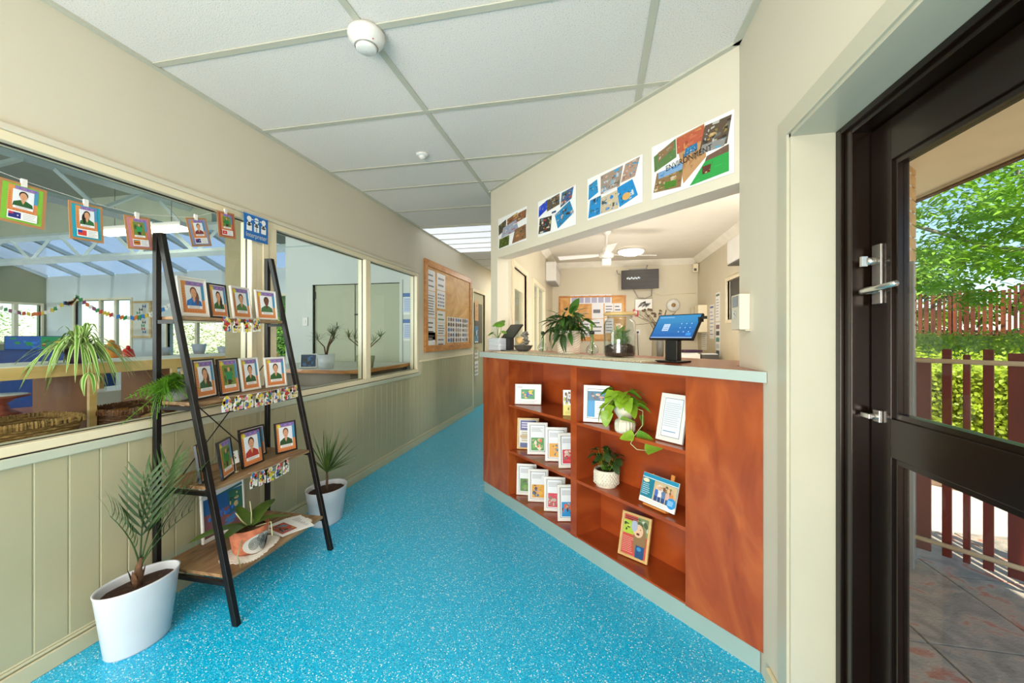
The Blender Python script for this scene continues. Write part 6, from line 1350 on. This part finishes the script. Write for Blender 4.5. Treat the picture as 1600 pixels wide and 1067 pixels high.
st(MB().prism([(-2.27, -3.2), (.80, -3.2), (.80, 2.0), (1.86, 2.95), (1.86, 9.2), (-2.27, 9.2)], 2.78, 2.82).build('roof_lobby', 'grey'))
# trees
def tree(lb, base, crown, rad, n, lf, seed, branches):
    t = thing('garden_tree', lb, 'tree', base); q = random.Random(seed); bxx, byy, bz = base
    for nm, pts, rs in branches: MB().tube([(x-bxx, y-byy, z-bz) for x, y, z in pts], rs, 8).build(nm, 'bark_grey', t)
    m = MB(); cl = []
    for i in range(max(6, n//90)):
        while True:
            v = Vector((q.uniform(-1, 1), q.uniform(-1, 1), q.uniform(-1, 1)))
            if .25 < v.length < 1: break
        cl.append((Vector(crown)+Vector((v.x*rad[0], v.y*rad[1], v.z*rad[2])), q.uniform(.28, .55)))
    for i in range(n):
        c_, r_ = cl[i % len(cl)]; v = Vector((q.gauss(0, 1), q.gauss(0, 1), q.gauss(0, .5)))*r_*.55; P = c_+v-Vector(base); a = q.uniform(0, 2*PI); L = lf*q.uniform(.7, 1.25)
        m.blade(P, (math.cos(a), math.sin(a), q.uniform(-.5, .15)), L, L*.42, .2, 3, .12, up=(q.uniform(-.4, .4), q.uniform(-.4, .4), 1))
    m.build('foliage', 'treeleaf', t, stuff=True); return t
tree('leafy green tree with bright broad leaves spreading over the hedge', (8.6, 8.4, .9), (7.7, 8.5, 3.55), (2.3, 2.2, 2.0), 14000, .135, 4,
     [('trunk', [(8.6, 8.4, .7), (8.5, 8.4, 1.8), (8.1, 8.4, 2.8)], [.13, .11, .08]), ('branch', [(8.1, 8.4, 2.8), (7.2, 9.0, 2.9), (6.4, 9.8, 3.6), (6.2, 10.6, 4.6)], [.06, .045, .035, .02]), ('branch', [(8.1, 8.4, 2.8), (7.4, 8.6, 3.6), (7.0, 8.8, 4.8)], [.06, .04, .02]), ('branch', [(8.1, 8.4, 2.8), (8.6, 8.2, 3.8), (9.0, 8.0, 5.0)], [.06, .04, .02])])
tree('darker tree behind the tall fence on the right', (15.5, 13.0, 1.4), (14.0, 12.8, 4.0), (4.2, 3.5, 2.9), 6500, .30, 9,
     [('trunk', [(15.5, 13.0, 1.2), (15.3, 13.0, 3.0), (15, 13.2, 4.6)], [.22, .18, .1]), ('branch', [(15, 13.2, 4.6), (13.5, 13.6, 5.6), (12.6, 14, 6.4)], [.1, .06, .03])])
tree('low tree foliage behind the tall fence on the left', (8.0, 15.5, 1.4), (9.4, 15.0, 2.6), (3.4, 2.0, 1.4), 4200, .26, 15, [('trunk', [(8, 15.5, 1.2), (8.3, 15.3, 3.2)], [.15, .08])])
t = thing('dark_hedge', 'dark evergreen hedge outside the middle and right playroom windows', 'hedge', (-7.4, 10.6, -.05)); bx(-2.2, 2.6, 0, .5, 0, 2.6).build('inner_growth', 'leaf_dark', t); m = MB(); q = random.Random(77)
for i in range(2600): a = q.uniform(0, 6.28); m.blade((q.uniform(-2.2, 2.6), -.02+q.uniform(-.08, .02), q.uniform(.6, 2.5)), (math.cos(a), -.4, math.sin(a)), .12, .06, .2, 2, up=(q.uniform(-.4, .4), -1, .3))
m.build('foliage', 'leaf', t, stuff=True)
# shrubs seen through the playroom's far windows
for i, (x, y, s_) in enumerate(((-9.5, 9.2, 1), (-7.4, 9.0, 1.1), (-11.6, 9.6, 1), (-15.6, 7.6, 1.1))):
    q = random.Random(40+i); t = thing('garden_shrub', ['yellow-green shrub outside middle playroom window', 'dense shrub outside the right playroom window', 'shrub outside the left playroom window', 'shrub outside the playroom side window'][i], 'shrub', (x, y, -.05)); m = MB()
    for j in range(1500): v = Vector((q.gauss(0, .5), q.gauss(0, .3), q.uniform(.1, 1.9)))*s_; a = q.uniform(0, 6.28); m.blade(v, (math.cos(a), math.sin(a), .4), .13, .06, .2, 2)
    m.build('foliage', 'hedge' if i % 2 == 0 else 'treeleaf', t, stuff=True); MB().tube([(0, 0, 0), (.05, 0, .8)], .03, 6).build('stem', 'bark', t)
